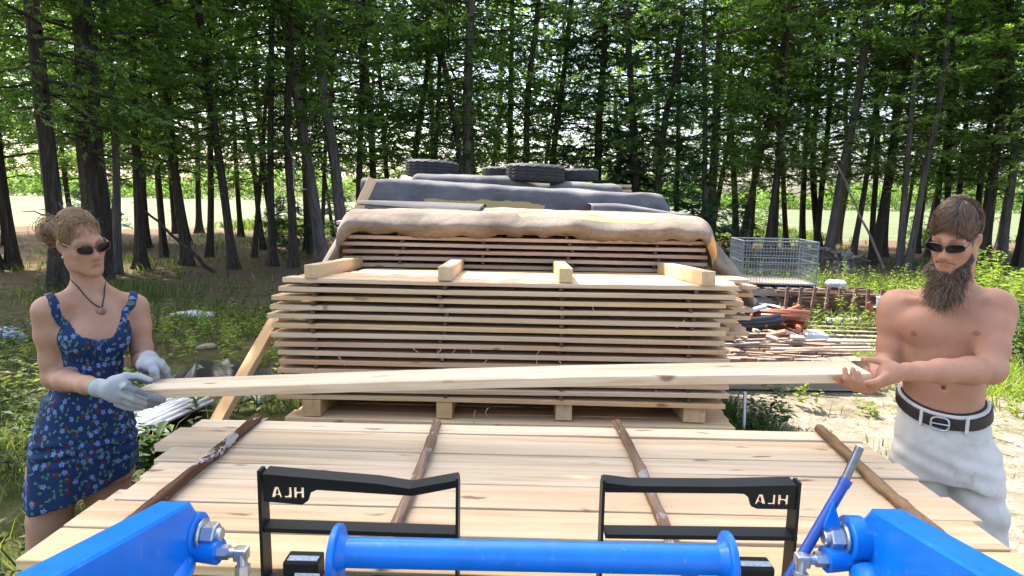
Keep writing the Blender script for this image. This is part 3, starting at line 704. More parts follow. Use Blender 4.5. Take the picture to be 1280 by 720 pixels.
def fork_side(topl, rail, plate, lets, low_y, xl, xr, letter_left):
    g = None
    # rail: front face polygon plus a flange folded back on top
    mb = ypoly([pz(*p) for p in plate], yf, yf+.008); o = mb.build('guard_rail', M_BLACKP)
    cut, tri = letter_cutters(*lets); boolean_cut(o, cut)
    o.parent = tf; o.matrix_parent_inverse = Matrix.Translation(-tf.location)
    part(ypoly(tri, yf+.001, yf+.0075), 'letter_bridge', M_BLACKP, o)
    fl = MB()
    for (a, b) in zip(topl[:-1], topl[1:]):
        (ax, az), (bx, bz) = pz(*a), pz(*b)
        V = [(ax, yf-.002, az), (bx, yf-.002, bz), (bx, yf+.042, bz), (ax, yf+.042, az)]
        V += [(x, y, z-.007) for x, y, z in V]
        fl.add(V, [(0, 1, 2, 3), (7, 6, 5, 4), (0, 4, 5, 1), (1, 5, 6, 2), (2, 6, 7, 3), (3, 7, 4, 0)])
    part(fl, 'rail_flange', M_BLACKP, o)
    return o
zb = 0.80
def upright(px_a, py_top, wid, depth, name='side_plate'):
    x, z = pz(px_a, py_top); mb = MB(); mb.prism([(yf-.004, zb), (yf+depth, zb), (yf+depth*.85, z-.02), (yf+depth*.62, z-.004), (yf+depth*.5, z+.004), (yf-.004, z+.004)], 'x', x-wid/2, x+wid/2)
    return part(mb, name, M_BLACKP, tf)
# left half (bent rail)
fork_side([(328, 592), (470, 604), (512, 610.5), (571, 600)], None,
          [(326, 593), (470, 605), (512, 612), (571, 601), (571, 609.5), (516, 620), (500, 619), (396, 612.5), (388, 616), (385, 626), (378, 631), (330, 627)],
          (338, 380, 608.5, 624), 660, 326, 571, True)
upright(324, 590, .007, .046); upright(571.5, 600, .006, .05)
mb = MB(); a_, b_ = pz(326, 660), pz(571, 668); c_, d_ = pz(571, 673), pz(326, 669)
V = [(a_[0], yf, a_[1]), (b_[0], yf, b_[1]), (b_[0], yf+.042, b_[1]), (a_[0], yf+.042, a_[1])]; V += [(x, y, z-.010) for x, y, z in V]
mb.add(V, [(0, 1, 2, 3), (7, 6, 5, 4), (0, 4, 5, 1), (1, 5, 6, 2), (2, 6, 7, 3), (3, 7, 4, 0)]); part(mb, 'step_bar', M_BLACKP, tf)
# right half (straight rail)
fork_side([(757, 603), (790, 607), (905, 608), (996, 606)], None,
          [(757, 604), (790, 608), (905, 609), (997, 607), (997, 637), (946, 636), (939, 633), (936, 622), (930, 617.5), (920, 617), (757, 615.5)],
          (944, 986, 618, 632.5), 668, 757, 997, False)
upright(755, 602, .006, .05); upright(999, 605, .007, .046)
mb = MB(); a_, b_ = pz(757, 668), pz(997, 671)
V = [(a_[0], yf, a_[1]), (b_[0], yf, b_[1]), (b_[0], yf+.042, b_[1]), (a_[0], yf+.042, a_[1])]; V += [(x, y, z-.010) for x, y, z in V]
mb.add(V, [(0, 1, 2, 3), (7, 6, 5, 4), (0, 4, 5, 1), (1, 5, 6, 2), (2, 6, 7, 3), (3, 7, 4, 0)]); part(mb, 'step_bar', M_BLACKP, tf)
# lower carriage bar, fork clips with silver stickers
mb = MB(); (xl, _), (xr, _) = pz(322, 700), pz(1001, 700); mb.box(((xl+xr)/2, yf+.02, .885-.032), (xr-xl, .04, .06)); part(mb, 'carriage_bar', M_BLACKP, tf)
for (px, py) in ((378, 706), (943, 713)):
    c = P(px, py, yf-.02); fb = part(MB().box(c+[0, .01, -.012], (.078, .05, .05), None, .004).box(c+[0, .01, -.075], (.07, .04, .14), None, .004), 'fork_clip', M_BLACKP, tf)
    part(MB().box(c+[.002, .002, .0145], (.066, .018, .002)), 'sticker', M_LABEL, fb)
    part(MB().box(c+[.016, -.0165, -.016], (.055, .003, .011)), 'sticker', M_LABEL, fb)
# ================================================================== ground
def ground_mat():
    m, n, l, b = mat('ground_soil'); geo = n.new('ShaderNodeNewGeometry'); p = geo.outputs['Position']
    sp = n.new('ShaderNodeSeparateXYZ'); l.new(p, sp.inputs[0])
    n1 = noise(n, l, p, 0.55, 5, 0.6); n2 = noise(n, l, p, 7, 6, 0.65); n3 = noise(n, l, p, 40, 5, 0.7); n4 = noise(n, l, p, 2.3, 5, 0.6)
    sand = ramp(n, [(0.3, (0.16, 0.125, 0.09)), (0.5, (0.26, 0.215, 0.165)), (0.7, (0.36, 0.31, 0.25))]); l.new(n2.outputs[0], sand.inputs[0])
    sandc = mixc(n, l, math1(n, l, 'MULTIPLY', smap(n, l, n3.outputs[0], .5, .62), .75), sand.outputs[0], (0.11, 0.085, 0.058))
    litter = ramp(n, [(0.3, (0.035, 0.022, 0.013)), (0.5, (0.10, 0.066, 0.038)), (0.68, (0.22, 0.155, 0.095))]); l.new(n3.outputs[0], litter.inputs[0])
    grass = ramp(n, [(0.3, (0.022, 0.034, 0.009)), (0.5, (0.055, 0.068, 0.02)), (0.7, (0.13, 0.115, 0.048))]); l.new(n2.outputs[0], grass.inputs[0])
    # grass against litter
    c = mixc(n, l, smap(n, l, math1(n, l, 'ADD', n4.outputs[0], math1(n, l, 'MULTIPLY', sp.outputs[1], -0.012)), .34, .46), litter.outputs[0], grass.outputs[0])
    # sandy clearing on the right
    xm = math1(n, l, 'ADD', sp.outputs[0], math1(n, l, 'MULTIPLY', n1.outputs[0], 2.2))
    ym = math1(n, l, 'ADD', sp.outputs[1], math1(n, l, 'MULTIPLY', n1.outputs[0], 2.4))
    k = math1(n, l, 'MULTIPLY', smap(n, l, xm, 1.3, 2.3), smap(n, l, ym, 8.6, 6.6))
    k2 = math1(n, l, 'MULTIPLY', smap(n, l, n4.outputs[0], .62, .50), 1.0)
    c = mixc(n, l, math1(n, l, 'MULTIPLY', k, math1(n, l, 'ADD', .55, math1(n, l, 'MULTIPLY', k2, .45))), c, sandc)
    l.new(c, b.inputs['Base Color']); b.inputs['Roughness'].default_value = 0.95; b.inputs['Specular IOR Level'].default_value = 0.1
    bump(n, l, b, math1(n, l, 'ADD', n3.outputs[0], n2.outputs[0]), 0.8, 0.04); return m
M_GROUND = ground_mat()
def height(x, y): return 0.05*np.sin(x*.9+1)*np.sin(y*.7)*np.clip((y-8)/6, 0, 1)
gx = np.r_[-900, -300, -120, np.linspace(-45, 45, 121), 120, 300, 900]; gy = np.r_[-200, -40, np.linspace(-8, 45, 90), 60, 120, 300, 900, 1800]
GX, GY = np.meshgrid(gx, gy, indexing='ij'); I = np.arange(GX.size).reshape(GX.shape)
o = link('ground', np_mesh('ground', np.stack([GX, GY, height(GX, GY)], -1).reshape(-1, 3), np.stack([I[:-1, :-1], I[1:, :-1], I[1:, 1:], I[:-1, 1:]], -1).reshape(-1, 4), M_GROUND)); tag(o, kind='structure')
m, n, l, b = mat('field_grass'); geo = n.new('ShaderNodeNewGeometry')
a = noise(n, l, mapping(n, l, geo.outputs['Position'], (.05, .5, 1)), 1.0, 6, .6); cr = ramp(n, [(0.3, (0.035, 0.056, 0.012)), (0.5, (0.066, 0.084, 0.022)), (0.7, (0.10, 0.10, 0.038))]); l.new(a.outputs[0], cr.inputs[0])
l.new(cr.outputs[0], b.inputs['Base Color']); b.inputs['Roughness'].default_value = .95
FX, FY = np.meshgrid(np.linspace(-800, 800, 40), np.r_[29, 34, 40, 50, 70, 100, 150, 250, 400, 700, 1500], indexing='ij'); I = np.arange(FX.size).reshape(FX.shape)
o = link('field', np_mesh('field', np.stack([FX, FY, np.where(FY < 30, -.08, .06)], -1).reshape(-1, 3), np.stack([I[:-1, :-1], I[1:, :-1], I[1:, 1:], I[:-1, 1:]], -1).reshape(-1, 4), m)); tag(o, kind='structure')

# ================================================================== foliage
def leaf_mat(name, c1, c2, c3, tr=0.45):
    m, n, l, b = mat(name); geo = n.new('ShaderNodeNewGeometry'); out = [x for x in n if x.type == 'OUTPUT_MATERIAL'][0]
    tc = n.new('ShaderNodeTexCoord'); a = noise(n, l, tc.outputs['Object'], 1.6, 3, .6)
    f = math1(n, l, 'ADD', math1(n, l, 'MULTIPLY', geo.outputs['Random Per Island'], .55), math1(n, l, 'MULTIPLY', a.outputs[0], .45))
    cr = ramp(n, [(0.2, c1), (0.5, c2), (0.85, c3)]); l.new(f, cr.inputs[0])
    oi = n.new('ShaderNodeObjectInfo'); c = mixc(n, l, math1(n, l, 'MULTIPLY', oi.outputs['Random'], .5), cr.outputs[0], mixc(n, l, 1.0, cr.outputs[0], (0.75, 0.85, 0.62), 'MULTIPLY'))
    l.new(c, b.inputs['Base Color']); b.inputs['Roughness'].default_value = .55; b.inputs['Specular IOR Level'].default_value = .25
    t = n.new('ShaderNodeBsdfTranslucent'); l.new(mixc(n, l, 1.0, c, (1.5, 1.8, .78), 'MULTIPLY'), t.inputs[0])
    mx = n.new('ShaderNodeMixShader'); mx.inputs[0].default_value = tr; l.new(b.outputs[0], mx.inputs[1]); l.new(t.outputs[0], mx.inputs[2]); l.new(mx.outputs[0], out.inputs[0]); return m
M_CEDAR = leaf_mat('cedar_foliage', (0.026, 0.056, 0.018), (0.10, 0.165, 0.047), (0.28, 0.35, 0.10), .58)
M_DARKF = leaf_mat('hemlock_foliage', (0.018, 0.045, 0.02), (0.036, 0.078, 0.03), (0.07, 0.125, 0.045), .35)
M_LIGHTF = leaf_mat('maple_foliage', (0.06, 0.11, 0.025), (0.11, 0.18, 0.04), (0.19, 0.27, 0.06), .5)
M_GRASS = leaf_mat('grass_blades', (0.03, 0.048, 0.012), (0.085, 0.11, 0.03), (0.26, 0.24, 0.085), .4)
M_WEED = leaf_mat('weed_leaves', (0.014, 0.034, 0.008), (0.034, 0.068, 0.016), (0.085, 0.12, 0.03), .35)
M_WEEDY = leaf_mat('goldenrod_leaves', (0.09, 0.14, 0.025), (0.17, 0.22, 0.045), (0.32, 0.32, 0.07), .45)

def spray_template(kind, r):
    """flat leafy spray in the XY plane, base at the origin, pointing +X, about 1 long; triangles"""
    T = []
    if kind == 'fan':
        for i in range(9):
            t = i/8; a = (-1)**i*r.uniform(.35, .85); L = r.uniform(.30, .5)*(1-.45*t); bx = .08+.8*t; by = 0.05*math.sin(i)
            ca, sa = math.cos(a), math.sin(a); wd = .075; zt = r.uniform(-.08, .05); mx, my = bx+ca*L*.45, by+sa*L*.45
            T.append([(bx, by, 0), (mx+sa*wd, my-ca*wd, zt*.4), (bx+ca*L, by+sa*L, zt)]); T.append([(bx, by, 0), (bx+ca*L, by+sa*L, zt), (mx-sa*wd, my+ca*wd, zt*.4)])
        T.append([(0, .035, 0), (0, -.035, 0), (1.0, 0, -.05)])
    else:
        for i in range(5):
            a = r.uniform(0, 6.28); d = r.uniform(.1, .5); c = np.array([.5+d*math.cos(a), d*math.sin(a), r.uniform(-.2, .2)]); b_ = r.uniform(0, 6.28); s = r.uniform(.14, .26)
            u = np.array([math.cos(b_), math.sin(b_), r.uniform(-.5, .5)])*s; v = np.array([-math.sin(b_), math.cos(b_), r.uniform(-.5, .5)])*s*.55
            T.append([c-u, c-v, c+u]); T.append([c-u, c+u, c+v])
    return np.array([[list(map(float, p)) for p in t] for t in T])
def scatter_sprays(pos, direc, size, seed, kind='fan', droop=0.25):
    r = np.random.default_rng(seed); n = len(pos); tem = [spray_template(kind, r) for _ in range(5)]
    d = direc/(np.linalg.norm(direc, axis=1)[:, None]+1e-9); d = d+r.normal(0, .35, d.shape); d[:, 2] -= droop; d /= np.linalg.norm(d, axis=1)[:, None]
    up = np.tile([0, 0, 1.0], (n, 1))+r.normal(0, .45, (n, 3)); s = np.cross(up, d); s /= np.linalg.norm(s, axis=1)[:, None]+1e-9; u = np.cross(d, s)
    out = []
    pick = r.integers(0, 5, n)
    for k in range(5):
        i = np.nonzero(pick == k)[0]; t = tem[k].reshape(-1, 3)
        if not len(i): continue
        V = pos[i][:, None, :]+size[i][:, None, None]*(t[None, :, 0:1]*d[i][:, None, :]+t[None, :, 1:2]*s[i][:, None, :]+t[None, :, 2:3]*u[i][:, None, :])
        out.append(V.reshape(-1, 3))
    V = np.concatenate(out); F = np.arange(len(V)).reshape(-1, 3); return V, F
def trunk_mesh(H, r0, seed, m, flare=1.7, lean=0.0, branches=0, crook=0.08):
    r = np.random.default_rng(seed); mb = MB(); n = 18; zz = np.r_[-.15, 0, .08, .2, .4, .7, 1.1, np.linspace(1.6, H, 16)]; V = []
    ph = r.uniform(0, 6, 4); ang = np.arange(n)/n*2*PI
    cx = crook*(np.sin(zz*.55+ph[0])+.4*np.sin(zz*1.3+ph[2]))+lean*zz; cy = crook*np.sin(zz*.45+ph[1])
    for i, z in enumerate(zz):
        f = 1+(flare-1)*math.exp(-max(z, 0)/.32); base = r0*(1-.72*max(z, 0)/H)*f
        fl = 1+(.16*math.exp(-max(z, 0)/.7)+.05)*np.cos(4*ang+ph[2]+z*.3)+(.10*math.exp(-max(z, 0)/.5)+.03)*np.cos(7*ang+ph[3])
        V.append(np.stack([cx[i]-cx[1]+base*fl*np.cos(ang), cy[i]-cy[1]+base*fl*np.sin(ang), np.full(n, z)], 1))
    F = [(i*n+j, i*n+(j+1) % n, (i+1)*n+(j+1) % n, (i+1)*n+j) for i in range(len(zz)-1) for j in range(n)]
    mb.add(np.concatenate(V), F)
    for k in range(branches):          # dead snags and low limbs
        z = r.uniform(.9, H*.65); x = np.interp(z, zz, cx)-cx[1]; y = np.interp(z, zz, cy)-cy[1]; a = r.uniform(0, 6.28); L = r.uniform(.25, 1.3)
        t = np.linspace(0, 1, 6)[:, None]; d = np.array([math.cos(a), math.sin(a), r.uniform(-.25, .45)])
        pts = np.array([x, y, z])+d*L*t+np.array([0, 0, -1])*r.uniform(-.1, .35)*t**2*L+r.normal(0, .025, (6, 3))*t
        mb.tube(pts, np.linspace(.019, .004, 6), 5)
    return mb.mesh('trunk', m, True)
def crown_mesh(H, z0, R, nb, seed, m, kind='fan', size=(.22, .42), per=26, shape='cone', droop=.3):
    r = np.random.default_rng(seed); mb = MB(); PO = []; DI = []; SZ = []
    for k in range(nb):
        t = (k+r.uniform(0, 1))/nb; z = z0+(H-z0)*t; a = k*2.4+r.uniform(-.5, .5)
        if math.sin(k*.83+seed)+.6*math.sin(k*.31+seed*2) > .98: continue          # gaps in the crown
        if shape == 'cone': L = R*(1-t)**.7*r.uniform(.55, 1.1)+.15
        else: L = R*math.sin(PI*min(1, .12+.88*t))**.6*r.uniform(.5, 1.1)+.1
        d = np.array([math.cos(a), math.sin(a), r.uniform(-.15, .35)]); q = np.linspace(0, 1, 7)[:, None]
        pts = np.array([0, 0, z])+d*L*q+np.array([0, 0, -droop])*q**2*L+r.normal(0, .04, (7, 3))*q
        mb.tube(pts, np.linspace(.012+.012*L, .003, 7), 4, False)
        nn = max(5, int(per*L/R+4)); u = r.uniform(.12, 1.0, nn)**.8
        base = np.stack([np.interp(u, q[:, 0], pts[:, i]) for i in range(3)], 1)
        side = np.cross(d, [0, 0, 1.0]); side /= np.linalg.norm(side)
        sgn = r.choice([-1, 1], nn)[:, None]; off = r.uniform(0, .42, nn)[:, None]*L*(.35+.65*(1-u[:, None]))
        PO.append(base+sgn*side*off+r.normal(0, .06, (nn, 3))); DI.append(d*.7+sgn*side*.8); SZ.append(r.uniform(*size, nn))
    V, F = scatter_sprays(np.concatenate(PO), np.concatenate(DI), np.concatenate(SZ), seed+1, kind)
    Vb = np.concatenate(mb.V); Fb = np.array(mb.F[4]); nV = len(V)
    me = np_mesh('crown', np.concatenate([V, Vb]), [F, Fb+nV], [m, M_BARK], False, midx=np.r_[np.zeros(len(F), int), np.ones(len(Fb), int)])
    return me
CROWN = {
 'a': crown_mesh(14, 2.7, 2.5, 88, 1, M_CEDAR, size=(.15, .32), per=70, shape='round'), 'b': crown_mesh(13, 2.3, 2.2, 88, 2, M_CEDAR, size=(.15, .3), per=68, shape='round', droop=.22), 'c': crown_mesh(15, 3.6, 2.7, 84, 3, M_CEDAR, size=(.15, .32), per=70, shape='round'),
 'd': crown_mesh(13, 2.9, 2.3, 80, 4, M_CEDAR, size=(.15, .3), per=68, shape='round', droop=.1), 'h': crown_mesh(11, 1.25, 2.3, 105, 5, M_DARKF, size=(.18, .36), per=68, droop=.35),
 'm': crown_mesh(11, 2.1, 2.3, 64, 6, M_LIGHTF, 'leaf', (.3, .5), 24, 'round', .05), 's': crown_mesh(13, 5.2, 1.6, 52, 7, M_CEDAR)}
TRUNK = {(k, g): trunk_mesh(15, .25, 40+k, M_BARK_GREYLIT if g else M_BARK, 1.75-.2*(k % 2), 0, 16+5*k, (.08, .26, .16, .34)[k]) for k in range(4) for g in (0, 1)}
nt_ = [0]
def tree(x, y, w, kind, grey, label, lean=(0, 0), sc_=1.0, group='conifers at the edge of the field', name='cedar_tree', rz=None):
    nt_[0] += 1; i = nt_[0]
    e = empty(name, (x, y, float(height(np.array(x), np.array(y)))), i*1.7 if rz is None else rz); tag(e, label, 'tree', group)
    t = link('trunk', TRUNK[(i % 4, 1 if grey else 0)], e); k = w/.5; t.scale = (k, k, 1)
    sh = Matrix.Identity(4); e.rotation_euler = (lean[1], lean[0], 0)
    t.rotation_euler = (0, 0, i*1.7)
    if kind:
        c = link('crown', CROWN[kind], e); c.rotation_euler = (0, 0, i*2.3); c.scale = (sc_,)*3
    return e
def tpx(px, py, wpx, kind, grey, label, leanpx=0.0, sc_=1.0, **k):
    """trunk with its foot at photo pixel (px,py), wpx wide at breast height"""
    g = G(px, py); Z = g[1]; w = wpx/FPX*Z*.64
    tree(g[0], g[1], w, kind, grey, label, (leanpx, 0), sc_, **k)
# trunks one can single out in the photograph
tpx(72, 366, 34, 'a', 0, 'thick dark trunk right behind the woman with the sunglasses', .015)
tpx(18, 336, 18, 'b', 0, 'dark flared trunk nearest the left edge of the photo', -.02)
tpx(146, 342, 15, 'd', 1, 'grey sidelit trunk just right of the woman\'s head', .02)
tpx(176, 337, 17, 'a', 0, 'dark trunk second to the right of the woman\'s head', .01)
tpx(205, 323, 12, 's', 0, 'slim dark trunk standing before the bright left field', 0)
tpx(234, 332, 17, 'b', 0, 'dark trunk with wide flared foot in the left row', -.03)
tpx(262, 322, 12, 's', 0, 'slim dark trunk between two flared trunks in the left row', .03)
tpx(292, 334, 17, 'd', 0, 'dark flared trunk leaning left, halfway to the lumber', -.10)
tpx(318, 322, 9, None, 0, 'thin bare pole leaning right in the left row', .14)
tpx(340, 330, 14, 'b', 0, 'dark trunk left of the leaning grey trunk', .06)
tpx(366, 332, 17, 's', 0, 'dark trunk beside the foot of the leaning grey trunk', -.02)
tpx(404, 330, 21, 'c', 1, 'pale grey trunk leaning left beside the tan carpet', -.13)
tpx(436, 327, 23, 'a', 1, 'thick grey trunk behind the short leaning plank', -.075)
tpx(588, 318, 22, 'c', 1, 'grey trunk rising behind the gap between the tyres', 0)
tpx(520, 314, 13, 'm', 0, 'trunk with light green leaves behind the smooth left tyre', .02, name='leafy_tree')
tpx(470, 312, 12, 'm', 0, 'leafy light green tree behind the grey covers', -.03, name='leafy_tree')
tpx(655, 316, 14, 'b', 0, 'dark trunk behind the chunky tyre', .01)
tpx(742, 318, 17, 'h', 0, 'dark bushy evergreen behind the right of the tyres', 0, 1.05, name='hemlock_tree')
tpx(822, 326, 16, 'h', 0, 'dark bushy evergreen behind the right end of the covers', .02, .95, name='hemlock_tree')
tpx(886, 318, 18, 'c', 1, 'straight grey trunk above the right droop of the carpet', .012)
tpx(925, 318, 13, 'd', 1, 'grey trunk leaning right, left of the wire cage', .11)
tpx(960, 308, 10, 's', 0, 'slim dark trunk behind the left of the wire cage', .03)
tpx(1003, 314, 11, 's', 0, 'slim dark trunk behind the right of the wire cage', -.02)
tpx(1020, 316, 11, 'b', 0, 'slim dark trunk left of the root stump', .02)
tpx(1033, 330, 17, 'a', 1, 'broad grey trunk standing at the root stump', .04)
tpx(1066, 322, 11, 's', 1, 'grey trunk just right of the root stump', .03)
tpx(1090, 325, 11, 's', 0, 'dark flared trunk between the stump and the forked grey trunks', -.03)
tpx(1124, 336, 12, 'd', 1, 'left stem of the pale forked pair left of the man\'s head', -.02)
tpx(1133, 337, 13, 's', 1, 'right stem of the pale forked pair left of the man\'s head', .05)
tpx(1222, 335, 17, 'b', 0, 'dark trunk rising behind the bearded man\'s head', -.01)
tpx(1252, 336, 15, 'a', 1, 'grey flared trunk right of the bearded man', -.02)
tpx(1272, 334, 14, 'd', 0, 'dark trunk at the right edge of the photo', .02)
tpx(1160, 322, 11, 's', 0, 'dark trunk behind the bearded man\'s right temple', .02)
tpx(1190, 318, 11, 'b', 0, 'dark trunk hidden low down by the bearded man', -.02)
# the rows behind and the neighbours outside the picture
rt = random.Random(5)
rows = []
for row, (Y, nn) in enumerate(((20.5, 18), (24.0, 19), (27.5, 20))):
    for i in range(nn):
        x = (-.98+1.96*(i+rt.uniform(.1, .9))/nn)*Y*.92
        rows.append((x, Y+rt.uniform(-1.3, 1.3), row))
for x, y, row in rows:
    px = 650+800*x/y
    kind = rt.choice('abdb' if row < 2 else 'abdmb')
    if 520 < px < 700 and rt.random() < .5: kind = 'm'
    left = px < 640
    lab = ('slender dark tree in the %s row behind the lumber, %s of the tyres' % (('second', 'third', 'last')[row], 'left' if left else 'right'))
    tree(x, y, rt.uniform(.13, .27), kind, rt.random() < .22, lab, (rt.gauss(0, .075), rt.gauss(0, .04)), rt.uniform(.85, 1.1), 'slender conifers deeper in the tree row')
for (x, y, k, lab) in ((-12.5, 8.2, 'a', 'conifer left of the frame, shading the weeds'), (-8.6, 12.6, 'b', 'conifer at the far left behind the woman'),
                       (-12, 14, 'c', 'conifer beyond the left edge'), (12.6, 15.0, 'b', 'conifer beyond the right edge of the clearing'), (14.5, 17, 'c', 'conifer at the far right of the row')):
    tree(x, y, .5, k, 0, lab, (0, 0), 1.1, 'nearer conifers at the sides')
e = tree(-5.15, 4.75, .42, None, 0, 'near leafy tree leaning over from the left, its crown above the frame', (.21, 0), 1, 'nearer conifers at the sides')
near_crown = crown_mesh(10.0, 6.2, 2.0, 150, 31, M_CEDAR, 'fan', (.26, .44), 60, 'round', .1)  # unseen crown, shaped dense and broad to shade the deck and people
q = link('crown', near_crown, e); q.scale = (1.3, .80, 1)
tree(-8.8, 8.4, .3, 'b', 0, 'conifer whose green boughs hang into the top left corner', (0, 0), .68, 'nearer conifers at the sides')
# low bushy foliage filling under the crowns
bush = crown_mesh(3.2, .3, 1.25, 46, 21, M_DARKF, 'fan', (.2, .4), 22, 'round', .2)
bush2 = crown_mesh(2.4, .15, 1.0, 36, 22, M_LIGHTF, 'leaf', (.22, .4), 16, 'round', .1)
for i, (px, py, s, me, lab) in enumerate(((780, 322, 1.0, bush, 'dark low evergreen bush behind the grey carpet corner'), (860, 322, .8, bush, 'dark low evergreen bush right of the carpet covers'), (955, 296, .8, bush2, 'light green sapling in the gap behind the wire cage'), (480, 300, .9, bush2, 'light green bush behind the short leaning plank'), (120, 312, .7, bush, 'dark sapling between the trunks behind the woman'), (360, 318, .55, bush, 'little dark sapling by the leaning grey trunk'))):
    g = G(px, py); o = link('bush', me, None, (g[0], g[1], 0)); o.scale = (s,)*3; o.rotation_euler = (0, 0, i); tag(o, lab, 'bush', 'low bushes under the trees')
for i in range(9):
    y = rt.uniform(18.5, 28.5); x = (-.95+1.9*(i+rt.random())/9)*y; k = i % 3 != 0
    o = link('bush', bush2 if k else bush, None, (x, y, 0)); o.scale = (rt.uniform(.45, .8),)*3; o.rotation_euler = (0, 0, i*2.1)
    tag(o, '%s undergrowth bush between the deeper trunks, %s of the tyres' % ('light green' if k else 'dark', 'left' if x < 0 else 'right'), 'bush', ('light' if k else 'dark')+' undergrowth bushes among the trunks')
# far wood behind the field
r_ = np.random.default_rng(77); n_ = 26000; X = r_.uniform(-260, 260, n_); Y = r_.uniform(235, 260, n_); hh = 9+3.5*np.sin(X*.05)+2*np.sin(X*.21+1)
Zz = r_.uniform(0, 1, n_)**.8*hh
V, F = scatter_sprays(np.stack([X, Y, Zz], 1), r_.normal(0, 1, (n_, 3)), r_.uniform(1.2, 2.8, n_), 5, 'leaf'); o = link('far_wood', np_mesh('far_wood', V, F, M_CEDAR, False)); tag(o, 'far low line of trees across the sunny field', 'wood', kind='stuff')

# fallen and leaning dead stems
def stem(px0, py0, Y0, px1, py1, Y1, r, label, m=M_BARK_GREYLIT):
    a, b = P(px0, py0, Y0), P(px1, py1, Y1); t = np.linspace(0, 1, 12)[:, None]; c = (a+b)/2
    pts = a*(1-t)+b*t+np.random.default_rng(int(px0)).normal(0, .010, (12, 3)); o = MB().tube(pts, np.linspace(r, r*.5, 12), 8).build('dead_stem', m, None, True, loc=c); tag(o, label, 'dead branch')
stem(272, 345, 14.5, 180, 262, 14.5, .05, 'dead stem slanting between the left dark trunks', M_BARK)
stem(1105, 335, 14.5, 1046, 204, 15.5, .032, 'dead grey stem leaning behind the root stump')
stem(210, 352, 13.0, 330, 346, 14.5, .05, 'fallen log on the shaded litter of the left row', M_BARK)
stem(372, 212, 11.5, 362, 190, 12.0, .02, 'broken twig beside the leaning grey trunk')
# thin bent wire hoop hanging at the leaning trunk
o = MB().tube([P(368, 200, 11), P(367, 235, 11), P(383, 237, 11)], .012, 6).build('bent_wire', M_STEELD, None, False, loc=P(367, 235, 11)); tag(o, 'thin bent wire hanging beside the leaning grey trunk', 'wire')

# ================================================================== grass and weeds
def blades(pts, h, seed, name, m, label, cat, wide=.006):
    r = np.random.default_rng(seed); n = len(pts); a = r.uniform(0, 6.28, n); lean = r.uniform(.1, .75, n); b = r.uniform(0, 6.28, n)
    w = np.stack([np.cos(a), np.sin(a), np.zeros(n)], 1)*(wide*r.uniform(.6, 1.5, n))[:, None]; d = np.stack([np.cos(b)*lean, np.sin(b)*lean, np.ones(n)], 1)*h[:, None]
    mid = pts+d*.55+np.array([0, 0, .06])*h[:, None]; tip = pts+d*np.array([1.25, 1.25, .92])
    V = np.stack([pts-w, pts+w, mid+w*.7, mid-w*.7, tip], 1).reshape(-1, 3); I = np.arange(n)[:, None]*5
    me = np_mesh(name, V, [np.concatenate([I+0, I+1, I+2, I+3], 1), np.concatenate([I+3, I+2, I+4], 1)], m, False); o = link(name, me); tag(o, label, cat, kind='stuff'); return o
_ta, _tb, _tc = G(120, 580), G(280, 512), G(246, 480)
def keep(p):
    """leave the metal sheets and the plastic sheet free of plants"""
    u = (_tb-_ta)[:2]; v = (_tc-_tb)[:2]; M2 = np.linalg.inv(np.stack([u, v], 1)); st = (p[:, :2]-_ta[:2])@M2.T
    g0, g1 = G(212, 478), G(350, 478); bad = ((st > -.03) & (st < 1.05)).all(1) | ((p[:, 0] > g0[0]-.05) & (p[:, 0] < g1[0]) & (np.abs(p[:, 1]-g0[1]) < .42)); return p[~bad]
def patch(n, x0, x1, y0, y1, seed, clump=1.3, thr=0.0):
    r = np.random.default_rng(seed); X = r.uniform(x0, x1, n*3); Y = r.uniform(y0, y1, n*3)
    f = np.sin(X*clump+seed)*np.sin(Y*clump*1.2+seed*2)+.6*np.sin(X*clump*2.7+1)*np.sin(Y*clump*3.1+seed); k = f+r.normal(0, .45, n*3) > thr
    X, Y = X[k][:n], Y[k][:n]; return keep(np.stack([X, Y, height(X, Y)], 1))
def rh(n, a, b, s): return np.random.default_rng(s).uniform(a, b, n)
p = patch(11000, -9, -1.45, 2.6, 12, 3, 1.1, .45); blades(p, rh(len(p), .05, .26, 4), 5, 'grass', M_GRASS, 'mixed grass on the shaded ground behind the woman', 'grass')
p = patch(6000, -3.6, -1.35, 1.2, 4.2, 8, 2.0, .3); blades(p, rh(len(p), .04, .18, 9), 10, 'grass', M_GRASS, 'short grass beside the near stack at left', 'grass', .004)
p = patch(26000, 2.0, 12, 8.6, 14.5, 13, .9, -.5); blades(p, rh(len(p), .12, .42, 14), 15, 'grass', M_GRASS, 'bright tall grass behind the junk and the man', 'grass', .009)
p = patch(3500, 1.6, 7.5, 2.0, 8.5, 18, 2.3, .95); blades(p, rh(len(p), .03, .16, 19), 20, 'grass', M_GRASS, 'sparse grass tufts on the sandy clearing', 'grass', .004)
p = patch(5000, 1.15, 1.95, 3.2, 5.3, 23, 3.0, .3); blades(p, rh(len(p), .06, .26, 24), 25, 'grass', M_WEED, 'green grass clump at the right foot of the middle pile', 'grass', .005)
p = patch(9000, -16, 16, 29.3, 40, 33, .4, .2); blades(p, rh(len(p), .2, .6, 34), 35, 'grass', M_GRASS, 'tall grass at the sunny field edge', 'grass', .03)
p = patch(9000, -14, 14, 13, 28, 43, .7, .5); blades(p, rh(len(p), .06, .25, 44), 45, 'grass', M_GRASS, 'thin grass on the litter between the trunks', 'grass', .012)
p = patch(6000, 4.2, 7.5, 4.0, 9.5, 53, 1.6, .3); blades(p, rh(len(p), .06, .25, 54), 55, 'grass', M_WEEDY, 'dry yellow grass on the sunny ground at far right', 'grass', .006)
